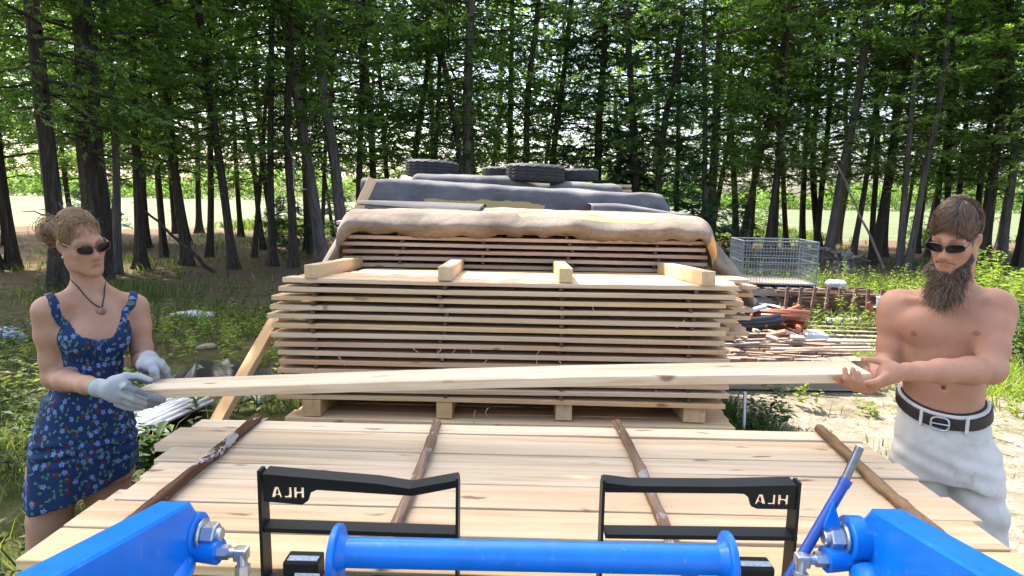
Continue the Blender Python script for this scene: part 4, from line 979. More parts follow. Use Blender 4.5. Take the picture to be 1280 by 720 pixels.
def weeds(pts, hs, seed, name, m, label, cat, kind='stuff', leaf=(.05, .11)):
    r = np.random.default_rng(seed); PO = []; DI = []; SZ = []
    for p, h in zip(pts, hs):
        nn = int(7+h*22); t = r.uniform(.15, 1, nn); a = r.uniform(0, 6.28, nn); bend = r.normal(0, .15, 2)
        base = np.stack([p[0]+bend[0]*t*h, p[1]+bend[1]*t*h, p[2]+t*h], 1); PO.append(base); DI.append(np.stack([np.cos(a), np.sin(a), r.uniform(-.1, .8, nn)], 1)); SZ.append(r.uniform(*leaf, nn)*(1.25-.6*t))
    po = np.concatenate(PO); di = np.concatenate(DI); sz = np.concatenate(SZ); n = len(po)
    d = di/np.linalg.norm(di, axis=1)[:, None]; s = np.cross(d, [0, 0, 1.0]); s /= np.linalg.norm(s, axis=1)[:, None]+1e-9; w_ = sz*r.uniform(.16, .28, n)
    q0 = po; q1 = po+d*(sz*.45)[:, None]+s*w_[:, None]; q2 = po+d*sz[:, None]-np.array([0, 0, .25])*sz[:, None]; q3 = po+d*(sz*.45)[:, None]-s*w_[:, None]
    V = np.stack([q0, q1, q2, q3], 1).reshape(-1, 3); F = np.arange(4*n).reshape(-1, 4)
    c = pts.mean(0) if kind != 'stuff' else np.zeros(3)
    o = link(name, np_mesh(name, V-c, F, m, False), None, c); tag(o, label, cat, kind=kind if kind == 'stuff' else None); return o
p = patch(420, -8.5, -1.75, 2.9, 11, 61, 1.0, .5); weeds(p, rh(len(p), .15, .5, 62), 63, 'weeds', M_WEED, 'leafy weeds in the shade behind the woman', 'weeds')
p = patch(560, 4.3, 12, 8.2, 13.5, 71, .8, .0); weeds(p, rh(len(p), .25, .75, 72), 73, 'weeds', M_WEEDY, 'yellow green weeds in the sun behind the bearded man', 'weeds')
p = patch(200, -3.2, -1.75, 1.3, 3.0, 81, 2.0, .0); weeds(p, rh(len(p), .08, .3, 82), 83, 'weeds', M_WEED, 'low weeds at the woman\'s feet', 'weeds')
p = patch(260, -6.0, -2.0, 4.8, 8.5, 84, 1.7, -.3); weeds(p, rh(len(p), .12, .4, 85), 86, 'weeds', M_WEEDY, 'yellow green weeds, bright leaves standing for sun, in front of the left litter', 'weeds')  # brighter leaf colour stands in for a sun patch on shaded ground
p = patch(240, 2.9, 4.6, 2.9, 7.5, 87, 1.7, -.3); weeds(p[p[:, 0] > 3.3], rh(len(p), .1, .35, 88), 89, 'weeds', M_WEEDY, 'yellowing weeds right of the bearded man\'s legs', 'weeds', leaf=(.04, .09))
def plant(px, py, h, n, m, label, leaf=(.08, .16), spread=.08, Y=None):
    g = G(px, py) if Y is None else P(px, py, Y); r = np.random.default_rng(int(px*7+py)); pts = np.stack([g[0]+r.normal(0, spread, n), g[1]+r.normal(0, spread, n), np.full(n, g[2])], 1)
    o = weeds(pts, r.uniform(.7, 1.05, n)*h, int(px), 'leafy_plant', m, label, 'plant', 'thing', leaf)
plant(207, 610, .42, 9, M_WEED, 'dark leafy plant between the metal sheets and the near stack', (.10, .2), .06)
plant(1003, 512, .34, 5, M_WEEDY, 'pale green seedling in front of the wood block pallet', (.05, .1), .05)
plant(962, 540, .5, 14, M_WEED, 'bushy green plant at the right foot of the middle pile', (.05, .1), .1)
plant(1025, 425, .5, 3, M_WEEDY, 'pale green shoot rising over the hose heap', (.06, .12), .05)
plant(1048, 425, .42, 3, M_WEEDY, 'second pale shoot right of the hose heap', (.06, .12), .05)
plant(1085, 402, .45, 5, M_WEED, 'green shoot in front of the rusty slats near the man\'s arm', (.06, .12), .06)
plant(1000, 375, .5, 4, M_WEEDY, 'bright green sprig hanging over the pallet pile', (.07, .14), .08)
plant(1252, 410, .9, 26, M_WEEDY, 'tall yellow green bush right of the man\'s shoulder', (.08, .16), .28)
plant(1268, 455, .8, 26, M_WEED, 'green leafy bush at the right edge', (.08, .15), .25)
plant(1230, 378, 1.0, 22, M_WEEDY, 'sunny leafy bush just above the man\'s shoulder', (.09, .18), .3)
plant(1055, 578, .12, 6, M_WEEDY, 'small yellow tuft on the sand beside the near stack', (.04, .08), .06)
plant(1085, 518, .14, 7, M_WEEDY, 'small grass tuft on the pale sand left of the man', (.04, .09), .07)
plant(940, 548, .3, 10, M_WEED, 'green tuft touching the right end of the middle pile', (.05, .1), .09)

# ================================================================== things lying about on the left
def tin():
    g0, g1 = G(150, 560), G(272, 505)
    mb = MB(); n = 60; u = np.linspace(0, 1, n); V = []
    a, b, c_ = G(128, 575), G(268, 512), G(246, 487); d = a+(c_-b)
    for e in (0, 1):
        for t in u:
            q = (a+(b-a)*e)*(1-t)+(d+(c_-d-(b-a)*0)*0+(b-a)*e)*0+((d if e == 0 else c_))*t
            V.append(q+np.array([0, 0, .06+.016*math.sin(t*2*PI*7)+(.03*math.sin(t*5) if e else 0)]))
    me = np_mesh('metal_sheet', np.array(V), np.array([(i, i+1, n+i+1, n+i) for i in range(n-1)]), M_TIN); o = link('metal_sheet', me); md = o.modifiers.new('s', 'SOLIDIFY'); md.thickness = .003
    tag(o, 'corrugated pale metal roofing sheet on the grass behind the woman', 'metal sheet')
    V2 = np.array(V)+np.array([.10, -.10, .04]); V2 = V2+(V2-V2.mean(0))*-.12
    o = link('metal_sheet', np_mesh('metal_sheet', V2, np.array([(i, i+1, n+i+1, n+i) for i in range(n-1)]), M_TIN)); md = o.modifiers.new('s', 'SOLIDIFY'); md.thickness = .003
    tag(o, 'second corrugated metal sheet lying on top of the first', 'metal sheet')
tin()
def heap(name, px0, px1, pyb, h, depth, m, label, cat, seed, fr=5.0):
    g0, g1 = G(px0, pyb), G(px1, pyb); r = np.random.default_rng(seed); nx, ny = 60, 26; u, v = np.meshgrid(np.linspace(-1, 1, nx), np.linspace(-1, 1, ny), indexing='ij')
    env = np.clip(1-u**4, 0, 1)*np.clip(1-v**2, 0, 1)**.6
    z = env*h*(.55+.25*np.sin(u*fr+seed)+.2*np.sin(u*fr*2.3+v*4)+.14*np.abs(np.sin(u*fr*3.1+v*7+2)))
    X = (g0[0]+g1[0])/2+u*(g1[0]-g0[0])/2; Y = (g0[1]+g1[1])/2+v*depth/2+.08*np.sin(u*7); I = np.arange(nx*ny).reshape(nx, ny)
    V = np.stack([X, Y, z+.012], -1).reshape(-1, 3); c = V.mean(0); c[2] = 0
    o = link(name, np_mesh(name, V-c, np.stack([I[:-1, :-1], I[1:, :-1], I[1:, 1:], I[:-1, 1:]], -1).reshape(-1, 4), m), None, c); tag(o, label, cat); return o
heap('plastic_sheet', 205, 348, 478, .20, .9, M_TARPB, 'crumpled black plastic sheet on the ground left of the middle pile', 'plastic sheet', 3, 6)
heap('plastic_sheet', 290, 350, 492, .16, .5, simple('grey_tarp', (.20, .205, .21), .6), 'small grey crumpled sheet beside the amber brace', 'plastic sheet', 5, 5)
def rock(px, py, s, m, label, seed, name='rock', cat='rock'):
    bm = bmesh.new(); bmesh.ops.create_icosphere(bm, subdivisions=3, radius=1); r = np.random.default_rng(seed); a = r.normal(0, 1, (4, 3))
    for v in bm.verts:
        f = 1+.13*sum(math.sin(2.3*v.co.dot(Vector(q))+i) for i, q in enumerate(a)); v.co = Vector((v.co.x*s[0]*f, v.co.y*s[1]*f, v.co.z*s[2]*f))
    me = bpy.data.meshes.new(name); bm.to_mesh(me); bm.free(); me.materials.append(m); me.polygons.foreach_set('use_smooth', [True]*len(me.polygons)); g = G(px, py); o = link(name, me, None, (g[0], g[1], s[2]*.5)); tag(o, label, cat)
rock(258, 436, (.11, .08, .04), M_GREYW, 'pale flat rock in the grass left of the amber brace', 1)
rock(12, 425, (.14, .1, .1), M_GREYP, 'grey rock in the weeds at the left edge', 2)
rock(248, 395, (.3, .12, .05), M_WHITE, 'pale flat stone in the sunlit patch of the left clearing', 3)
rock(318, 536, (.10, .07, .05), M_GREYW, 'small pale rock under the amber brace', 4)

# ================================================================== junk on the right
def pallet(cx, cy, z, rz, label, w=1.2, d=1.0, m=M_GREYW, group='old wooden pallets on the right'):
    e = empty('pallet', (cx, cy, z), rz); tag(e, label, 'pallet', group)
    for k in (-1, 0, 1): link('stringer', MB().box((0, k*(d/2-.02), .055), (w, .04, .09)).mesh('stringer', m), e)
    for k in range(7): link('slat', MB().box((-w/2+.05+k*(w-.1)/6, 0, .112), (.1, d, .02)).mesh('slat', m), e)
    for k in range(3): link('bottom_slat', MB().box((-w/2+.06+k*(w-.12)/2, 0, .008), (.1, d, .016)).mesh('slat', m), e)
    return e
# pallet of cut blocks in front
gc = G(985, 492); pallet(gc[0]-.02, gc[1]+.5, .01, .02, 'pallet standing on the sand carrying small wood blocks', 1.5, .9)
blk = [MB().box((0, 0, 0), (.15+.02*(i % 2), .2, .085), None, .006).mesh('wood_block', M_BRICK) for i in range(3)]
rb = random.Random(3)
for lay in range(2):
    for i in range(9):
        for j in range(2):
            o = link('wood_block', blk[rb.randrange(3)]); o.location = (gc[0]-.7+i*.172+rb.uniform(-.008, .008), gc[1]+.18+j*.3+rb.uniform(-.02, .02), .01+.124+.044+lay*.087); o.rotation_euler = (0, 0, rb.uniform(-.06, .06))
            tag(o, 'small brown block in the %s course on the sand pallet, %s' % (('lower', 'upper')[lay], ('front row', 'back row')[j]), 'wood block', 'brown wood blocks on the pallet')
# light offcuts and strips on top of the blocks
zt = .01+.124+.087*2+.004
for i in range(14):
    L = rb.uniform(.5, 1.5); me = MB().box((0, 0, 0), (L, rb.uniform(.02, .045), .014)).mesh('wood_strip', M_GREYW if i % 3 else M_OLD); o = link('wood_strip', me)
    o.location = (gc[0]+rb.uniform(-.3, .75), gc[1]+.1+rb.uniform(0, .75), zt+.012+.019*(i % 6)+.0); o.rotation_euler = (0, rb.uniform(-.03, .03), rb.uniform(-.25, .25)); tag(o, 'loose %s strip lying over the brown wood blocks' % ('grey' if i % 3 else 'brownish'), 'strip', 'wood strips over the blocks')
for i in range(9):
    L = rb.uniform(.08, .2); me = MB().box((0, 0, 0), (L, rb.uniform(.05, .1), .03), None, .003).mesh('wood_offcut', M_OLD); o = link('wood_offcut', me)
    o.location = (gc[0]-.15+rb.gauss(0, .22), gc[1]+.35+rb.gauss(0, .12), zt+.13+.02*(i % 5)); o.rotation_euler = (rb.uniform(-.5, .5), rb.uniform(-.5, .5), rb.uniform(0, 3)); tag(o, 'short pale offcut in the little heap behind the carried board', 'offcut', 'offcuts heaped over the blocks')
# hose heap
def hose(cx, cy, cz, R, ell, turns, r, m, label, seed):
    rg = np.random.default_rng(seed); n = 60*turns; t = np.linspace(0, turns*2*PI, n); wob = rg.uniform(0, 6, 4)
    k = 1+.08*np.sin(t*.37+wob[0])+.05*np.sin(t*1.3+wob[1])
    pts = np.stack([cx+R*k*np.cos(t), cy+R*ell*k*np.sin(t), cz+.03*np.sin(t*.5+wob[2])+.05*np.sin(t+wob[3])+np.linspace(0, .10, n)], 1)
    c = np.array([cx, cy, cz]); o = MB().tube(pts, r, 8).build('hose_coil', m, None, True, loc=c); tag(o, label, 'hose', 'coiled hoses on the right')
hc = G(962, 445); hx, hy = hc[0], hc[1]+.5
pallet(hx-.05, hy, 0, .05, 'low pallet under the coiled hoses', 1.5, 1.1)
hose(hx-.05, hy, .17, .56, .75, 4, .03, M_HOSER, 'wide loop of orange red hose at the bottom of the hose heap', 1)
hose(hx-.20, hy-.04, .34, .50, .8, 5, .032, M_HOSEB, 'black hose coil lying on the orange hose', 2)
hose(hx+.24, hy-.06, .36, .32, .8, 4, .028, M_HOSER, 'small orange hose coil at the right of the hose heap', 3)
hose(hx-.34, hy-.02, .46, .30, .8, 4, .030, M_HOSEB, 'small black hose coil on the left of the hose heap', 4)
for i, (dx, dz, L, rz, m, lab) in enumerate(((.1, .40, .5, .75, M_HOSER, 'stiff orange pipe lying slanted over the hose heap'), (-.2, .47, .42, -.1, M_WHITE, 'short white pipe lying over the black hose'), (.2, .45, .5, .35, M_HOSER, 'second orange pipe across the top of the hose heap'))):
    o = MB().tube([(-L/2, 0, 0), (L/2, 0, .04)], .028, 12).build('pipe', m, None, True); o.location = (hx+dx, hy-.3, dz); o.rotation_euler = (0, -.25, rz); tag(o, lab, 'pipe')
# pallet pile with the cage
kc = G(965, 408); kx, ky = kc[0]+.16, kc[1]+.75
for k in range(4): pallet(kx+rb.uniform(-.05, .05), ky+rb.uniform(-.04, .04), .005+k*.135, rb.uniform(-.04, .04), ('bottom', 'second', 'third', 'top')[k]+' pallet in the pile under the wire cage', 1.25, 1.05)
zc = .005+4*.135+.002
e = empty('wire_cage', (kx+.06, ky, zc), -.10); tag(e, 'pale blue grey wire cage crate standing on the pallet pile', 'wire crate')
W, D_, H_ = 1.06, .85, .66
def panel(axis, at, w, m=M_WIRE):
    mb = MB(); nv = int(w/.042)
    for i in range(nv+1):
        u = -w/2+w*i/nv; p0, p1 = ((u, at, .04), (u, at, H_)) if axis == 'x' else ((at, u, .04), (at, u, H_)); mb.tube([p0, p1], .0032, 5)
    for j in range(7):
        z = .04+(H_-.04)*j/6; q = .004; p0, p1 = ((-w/2, at+q, z), (w/2, at+q, z)) if axis == 'x' else ((at+q, -w/2, z), (at+q, w/2, z)); mb.tube([p0, p1], .0045 if j % 3 else .007, 5)
    o = mb.build('wire_panel', m, e)
panel('x', -D_/2, W); panel('x', D_/2, W); panel('y', -W/2, D_); panel('y', W/2, D_)
mb = MB()
for sx in (-1, 1):
    for sy in (-1, 1): mb.tube([(sx*W/2, sy*D_/2, 0), (sx*W/2, sy*D_/2, H_+.01)], .011, 8)
for sy in (-1, 1): mb.tube([(-W/2, sy*D_/2, H_), (W/2, sy*D_/2, H_)], .011, 8); mb.tube([(-W/2, sy*D_/2, .03), (W/2, sy*D_/2, .03)], .011, 8)
for sx in (-1, 1): mb.tube([(sx*W/2, -D_/2, H_), (sx*W/2, D_/2, H_)], .011, 8); mb.tube([(sx*W/2, -D_/2, .03), (sx*W/2, D_/2, .03)], .011, 8)
mb.build('cage_frame', M_WIRE, e, True); MB().box((0, 0, .022), (W-.03, D_-.03, .02)).build('cage_floor', M_GREYW, e)
# rusty slat rack heap
sc0 = G(1050, 412); sx_, sy_ = sc0[0], sc0[1]+.4
for k in range(2): pallet(sx_+.05, sy_+.1, .004+k*.137, .03*k, ('lower', 'upper')[k]+' pallet under the rusty slats', 1.5, .9)
zs = .29
for i in range(30):
    L = rb.uniform(.7, 1.5); me = MB().box((0, 0, 0), (L, .045, .03)).mesh('rusty_slat', M_RUST); o = link('rusty_slat', me); lay = i//5
    o.location = (sx_+rb.uniform(-.2, .25), sy_-.3+(i % 5)*.16+rb.uniform(-.03, .03), zs+lay*.042); o.rotation_euler = (0, rb.uniform(-.04, .04), rb.uniform(-.12, .12)); tag(o, 'rusty brown slat in the %s of the slat heap' % ('top' if lay == 5 else 'middle' if lay > 1 else 'bottom'), 'slat', 'rusty slats in the heap')
for i in range(9):
    o = link('rusty_slat', MB().box((0, 0, 0), (.04, .03, .32)).mesh('rusty_slat', M_RUST)); o.location = (sx_-.8+i*.19, sy_-.42, .44); o.rotation_euler = (0, rb.uniform(-.12, .12), 0); tag(o, 'upright rusty slat standing at the front of the slat heap', 'slat', 'upright rusty slats')
for (dx, a) in ((.40, .5), (.33, -.42)):
    o = link('rusty_slat', MB().box((0, 0, 0), (.06, .02, .42)).mesh('rusty_slat', M_HOSER)); o.location = (sx_+dx+.06*(1 if a > 0 else 0), sy_-.62, .24); o.rotation_euler = (0, a, 0); tag(o, 'red brown slat forming the %s stroke of a V before the slat heap' % ('right' if a > 0 else 'left'), 'slat')
# drum shaped grey lid on the slats, white sheet scraps, light blue bucket
o = MB().lathe([(0, 0), (.14, 0), (.15, .02), (.145, .06), (.11, .09), (0, .10)], (0, 0, 0), 'z', 32).build('plastic_drum', M_GREYP, None, True); q = P(1047, 375, sy_); o.location = (q[0], sy_+.1, zs+.27); tag(o, 'grey rounded plastic tub upside down on the rusty slats', 'tub')
for i, (px, py, Y, d, lab) in enumerate(((1012, 420, hy-.1, (.34, .3, .1), 'white foam slab at the right of the hose heap'), (975, 389, ky-.45, (.5, .4, .03), 'pale flat sheet lying under the wire cage pallets'), (1055, 400, sy_-.6, (.5, .1, .05), 'pale bent strip on the front of the slat heap'), (920, 393, hy+.45, (.3, .3, .22), 'grey box behind the black hoses'))):
    q = P(px, py, Y); o = MB().box((0, 0, 0), d, None, .01).build('pale_slab', (M_WHITE, M_TIN, M_WHITE, M_GREYP)[i], None); o.location = Vector(q); o.rotation_euler = (0, 0, .1*i-.1); tag(o, lab, 'scrap')
o = MB().lathe([(0, 0), (.10, 0), (.125, .26), (.132, .27), (.12, .275), (.10, .02), (0, .02)], (0, 0, 0), 'z', 28).build('bucket', simple('pale_blue_plastic', (.42, .52, .66), .4), None, True); q = G(1102, 418); o.location = (q[0]+.02, q[1], .25); tag(o, 'pale blue bucket half hidden behind the man\'s arm', 'bucket')
o = MB().box((0, 0, .125), (.26, .26, .25), None, .005).build('wooden_crate', M_GREYW, None); o.location = (q[0]+.02, q[1], 0); tag(o, 'grey wooden box under the pale blue bucket', 'crate')
# long boards/strips on the ground in front of the slats
for i in range(7):
    a, b = G(1000+rb.uniform(-20, 20), 436-i*3.5), G(1098, 438-i*3.2); a[2] = b[2] = .02+.02*i
    o = plank('scrap_plank', a, b+np.array([.3, 0, 0]), .09, .02, M_GREYW, 'long grey scrap plank lying low behind the carried board end', (0, 0, 1)); o['group'] = 'grey scrap planks on the ground'
# thin white post leaning at the right end of the pile
o = MB().box((0, 0, .20), (.018, .018, .40)).build('white_stake', M_WHITE, None); q = G(929, 556); o.location = Vector(q); o.rotation_euler = (0, -.04, .2); tag(o, 'thin white stake right beside the middle pile', 'stake')
# root stump
def stump(px, py):
    g = G(px, py); mb = MB(); r = np.random.default_rng(9)
    mb.tube([(0, 0, -.05), (.02, 0, .2), (.05, .02, .45)], [.26, .20, .12], 14)
    for k in range(17):
        a = r.uniform(0, 6.28); L = r.uniform(.25, .6); el = r.uniform(-.1, 1.3); d = np.array([math.cos(a)*math.cos(el), math.sin(a)*math.cos(el), math.sin(el)]); t = np.linspace(0, 1, 8)[:, None]
        pts = np.array([0, 0, .2])+d*L*t+np.array([r.normal(0, .2), r.normal(0, .2), -.25])*t**2*L+r.normal(0, .02, (8, 3)); pts[:, 2] = np.maximum(pts[:, 2], .02)
        mb.tube(pts, np.linspace(.075, .012, 8)*r.uniform(.6, 1.2), 7)
    o = mb.build('root_stump', M_STUMP, None, True, loc=(0, 0, 0)); o.location = Vector(g); o.scale = (1.4,)*3; tag(o, 'grey weathered upturned root stump right of the wire cage', 'stump')
stump(1052, 346)
# ================================================================== signed distance modelling for people
def smin(a, b, k):
    if k <= 0: return np.minimum(a, b)
    h = np.clip(.5+.5*(b-a)/k, 0, 1); return b*(1-h)+a*h-k*h*(1-h)
class Field:
    def __init__(s, lo, hi, h):
        s.lo = np.asarray(lo, float); s.h = h; s.n = np.ceil((np.asarray(hi)-s.lo)/h).astype(int)+1
        s.ax = [s.lo[i]+h*np.arange(s.n[i]) for i in range(3)]; s.D = np.full(s.n, .15, np.float32); s.inf = 0.0
    def sub(s, lo, hi):
        sl = []
        for i in range(3):
            a = max(0, int((lo[i]-s.lo[i])/s.h)); b = min(s.n[i], int((hi[i]-s.lo[i])/s.h)+2)
            if b <= a: return None
            sl.append(slice(a, b))
        g = np.meshgrid(*[s.ax[i][sl[i]].astype(np.float32) for i in range(3)], indexing='ij'); return tuple(sl), np.stack(g, -1)
    def op(s, f, lo, hi, k, mode='add'):
        m = .06+k; q = s.sub(np.asarray(lo)-m, np.asarray(hi)+m)
        if q is None: return
        sl, Pt = q; d = f(Pt)
        if mode == 'add': s.D[sl] = smin(s.D[sl], d-s.inf, k)
        else: s.D[sl] = -smin(-s.D[sl], d, k)
    def cone(s, a, b, ra, rb, k=.02, mode='add'):
        a = np.asarray(a, float); b = np.asarray(b, float); r = max(ra, rb)
        def f(p):
            ba = (b-a).astype(np.float32); pa = p-a.astype(np.float32); t = np.clip((pa@ba)/max(float(ba@ba), 1e-9), 0, 1)
            return np.linalg.norm(pa-t[..., None]*ba, axis=-1)-(ra+(rb-ra)*t)
        s.op(f, np.minimum(a, b)-r, np.maximum(a, b)+r, k, mode)
    def chain(s, pts, rs, k=.02, k0=None):
        for i in range(len(pts)-1): s.cone(pts[i], pts[i+1], rs[i], rs[i+1], k if (i or k0 is None) else k0)
    def ell(s, c, r, R=None, k=.02, mode='add'):
        c = np.asarray(c, float); r = np.asarray(r, float); R = np.eye(3) if R is None else np.asarray(R)
        def f(p):
            q = (p-c.astype(np.float32))@R.astype(np.float32); k0 = np.linalg.norm(q/r, axis=-1); k1 = np.linalg.norm(q/(r*r), axis=-1)
            return k0*(k0-1)/np.maximum(k1, 1e-6)
        m = r.max(); s.op(f, c-m, c+m, k, mode)
    def loft(s, rows, yaw=0.0, k=.03, e=2.35):
        rows = np.array(sorted(rows, key=lambda q: q[0]), float); t = np.arange(len(rows)); tt = np.linspace(0, len(rows)-1, 60); A = []
        for c in range(5):          # Catmull-Rom
            v = rows[:, c]; i = np.clip(tt.astype(int), 0, len(rows)-2); u = tt-i; p0 = v[np.maximum(i-1, 0)]; p1 = v[i]; p2 = v[i+1]; p3 = v[np.minimum(i+2, len(rows)-1)]
            A.append(.5*(2*p1+(p2-p0)*u+(2*p0-5*p1+4*p2-p3)*u**2+(3*p1-p0-3*p2+p3)*u**3))
        A = np.array(A); z = np.maximum.accumulate(A[0]); cy, sy = math.cos(yaw), math.sin(yaw)
        def f(p):
            pz_ = p[..., 2]; g = lambda i: np.interp(pz_, z, A[i]).astype(np.float32)
            dx = p[..., 0]-g(1); dy = p[..., 1]-g(2); lx = cy*dx+sy*dy; ly = -sy*dx+cy*dy; rx = g(3); ry = g(4)
            m = (np.abs(lx/rx)**e+np.abs(ly/ry)**e)**(1/e); d = (m-1)*np.minimum(rx, ry)
            return np.maximum(d, np.maximum(z[0]-pz_, pz_-z[-1]))
        mx = max(A[3].max(), A[4].max()); s.op(f, (A[1].min()-mx, A[2].min()-mx, z[0]), (A[1].max()+mx, A[2].max()+mx, z[-1]), k)
    def cutf(s, f):
        """keep only where f(p) < 0"""
        g = np.meshgrid(*[a.astype(np.float32) for a in s.ax], indexing='ij'); s.D = np.maximum(s.D, f(*g))
    def disp(s, f):
        g = np.meshgrid(*[a.astype(np.float32) for a in s.ax], indexing='ij'); s.D = s.D+f(*g)
    def surf(s, smooth=0):
        D = s.D; S_ = D < 0; nx, ny, nz = D.shape; cn = np.array([nx-1, ny-1, nz-1]); ncell = int(cn.prod())
        st = np.array([cn[1]*cn[2], cn[2], 1]); acc = np.zeros((3, 0)); ids = []; pos = []; quads = []
        for ax in range(3):
            a = [slice(None)]*3; b = [slice(None)]*3; a[ax] = slice(0, -1); b[ax] = slice(1, None)
            E = S_[tuple(a)] != S_[tuple(b)]; ijk = np.stack(np.nonzero(E), 1)
            o1, o2 = [i for i in range(3) if i != ax]
            ok = (ijk[:, o1] > 0) & (ijk[:, o2] > 0) & (ijk[:, o1] < D.shape[o1]-1) & (ijk[:, o2] < D.shape[o2]-1); ijk = ijk[ok]
            j2 = ijk.copy(); j2[:, ax] += 1; d0 = D[tuple(ijk.T)]; d1 = D[tuple(j2.T)]; t = d0/(d0-d1)
            pt = ijk.astype(float); pt[:, ax] += t; cells = []
            for (u, v) in ((1, 1), (0, 1), (0, 0), (1, 0)):
                c = ijk.copy(); c[:, o1] -= u; c[:, o2] -= v; cid = c@st; cells.append(cid); ids.append(cid); pos.append(pt)
            q = np.stack(cells, 1); flip = (d0 > 0) ^ (ax == 1); q[flip] = q[flip][:, ::-1]; quads.append(q)
        ids = np.concatenate(ids); pos = np.concatenate(pos); uq, inv = np.unique(ids, return_inverse=True); cnt = np.bincount(inv)
        V = np.stack([np.bincount(inv, pos[:, i])/cnt for i in range(3)], 1)*s.h+s.lo; Q = np.searchsorted(uq, np.concatenate(quads))
        for _ in range(smooth):
            e = np.concatenate([Q[:, [0, 1]], Q[:, [1, 2]], Q[:, [2, 3]], Q[:, [3, 0]]]); W = np.zeros_like(V); cc = np.bincount(e[:, 0], minlength=len(V))+np.bincount(e[:, 1], minlength=len(V))
            for i in range(3): W[:, i] = np.bincount(e[:, 0], V[e[:, 1], i], len(V))+np.bincount(e[:, 1], V[e[:, 0], i], len(V))
            V = V*.4+.6*W/np.maximum(cc, 1)[:, None]
        return V, Q
WP = P
def person_frame(px, py, Yq):
    """local frame of a person: origin on the ground, -Y towards the camera; returns (PL, PY, base, angle)"""
    c0 = WP(px, py, Yq); bw = np.array([c0[0], c0[1], 0.0]); th = math.atan2(-c0[0], c0[1]); R0 = rotm(0, 0, th); u = np.array([c0[0], c0[1], 0])/np.hypot(c0[0], c0[1]); k = np.hypot(c0[0], c0[1])/c0[1]
    def PL(px, py, Y):
        q = CF+CR*((px-640)/FPX)-CU*((py-360)/FPX); t = Y*k/(q@u); return R0.T@(CAM+q*t-bw)
    def PY(px, py, Y): return R0.T@(WP(px, py, Y)-bw)
    return PL, PY, bw, th
def mk(name, F, m, base, parent=None, smooth=1, col=None, uv=None):
    V, Q = F.surf(smooth)
    if not len(Q): print('EMPTY', name, F.lo, F.n, F.D.min()); return None
    c = col(V) if col else None; u = uv(V) if uv else None
    o = link(name, np_mesh(name, V-base, Q, m, True, col=c, uv=u), parent)
    if parent is None: o.location = Vector(base)
    return o
def skin_mat(name, base, red):
    m, n, l, b = mat(name); tc = n.new('ShaderNodeTexCoord'); v = tc.outputs['Object']
    a = noise(n, l, v, 9, 5, .6); f = noise(n, l, v, 90, 4, .7)
    c = mixc(n, l, smap(n, l, a.outputs[0], .35, .7), base, red); c = mixc(n, l, math1(n, l, 'MULTIPLY', smap(n, l, f.outputs[0], .5, .75), .16), c, tuple(x*.55 for x in red))
    at = n.new('ShaderNodeAttribute'); at.attribute_name = 'Col'; c = mixc(n, l, 1.0, c, at.outputs['Color'], 'MULTIPLY')
    l.new(c, b.inputs['Base Color']); b.inputs['Roughness'].default_value = .58; b.inputs['Specular IOR Level'].default_value = .25
    b.inputs['Subsurface Weight'].default_value = .12; b.inputs['Subsurface Radius'].default_value = (.012, .005, .003); b.inputs['Subsurface Scale'].default_value = 1.0
    bump(n, l, b, f.outputs[0], .12, .002); return m
M_SKINW = skin_mat('light_skin', (0.37, 0.205, 0.13), (0.33, 0.17, 0.105)); M_SKINM = skin_mat('tanned_skin', (0.41, 0.215, 0.135), (0.36, 0.175, 0.105))
M_LENS = simple('dark_lens', (0.006, 0.005, 0.0045), .12, 0, .1, 5, 0, 0, .25); M_FRAMER = simple('dark_red_frame', (0.14, 0.02, 0.018), .3, 0, .2, 5, .4); M_FRAMEK = simple('grey_black_frame', (0.045, 0.045, 0.05), .3, .3, .2, 5, .3)
M_CORD = simple('dark_cord', (0.02, 0.014, 0.012), .7); M_PEND = simple('brown_stone', (0.22, 0.11, 0.065), .4, 0, .4, 60); M_PEARL = simple('pale_bead', (.6, .58, .55), .3)
def hair_mat(name, c1, c2):
    m, n, l, b = mat(name); tc = n.new('ShaderNodeTexCoord'); geo = n.new('ShaderNodeNewGeometry'); a = noise(n, l, tc.outputs['Object'], 35, 4, .6)
    f = math1(n, l, 'ADD', math1(n, l, 'MULTIPLY', geo.outputs['Random Per Island'], .6), math1(n, l, 'MULTIPLY', a.outputs[0], .45)); cr = ramp(n, [(.2, c1), (.85, c2)]); l.new(f, cr.inputs[0]); l.new(cr.outputs[0], b.inputs['Base Color'])
    b.inputs['Roughness'].default_value = .45; b.inputs['Specular IOR Level'].default_value = .4; return m
M_HAIRW = hair_mat('blond_brown_hair', (0.085, 0.047, 0.022), (0.40, 0.245, 0.12)); M_HAIRM = hair_mat('brown_hair', (0.05, 0.03, 0.019), (0.20, 0.125, 0.078)); M_BEARD = hair_mat('greying_brown_beard', (0.035, 0.022, 0.015), (0.27, 0.175, 0.11)); M_HCAPM = simple('brown_hair_mass', (0.045, 0.029, 0.02), .6, 0, .5, 40); M_HCAPW = simple('blond_brown_hair_mass', (0.13, 0.075, 0.036), .6, 0, .5, 40); M_BCAP = simple('beard_mass', (0.035, 0.023, 0.017), .7, 0, .5, 40)

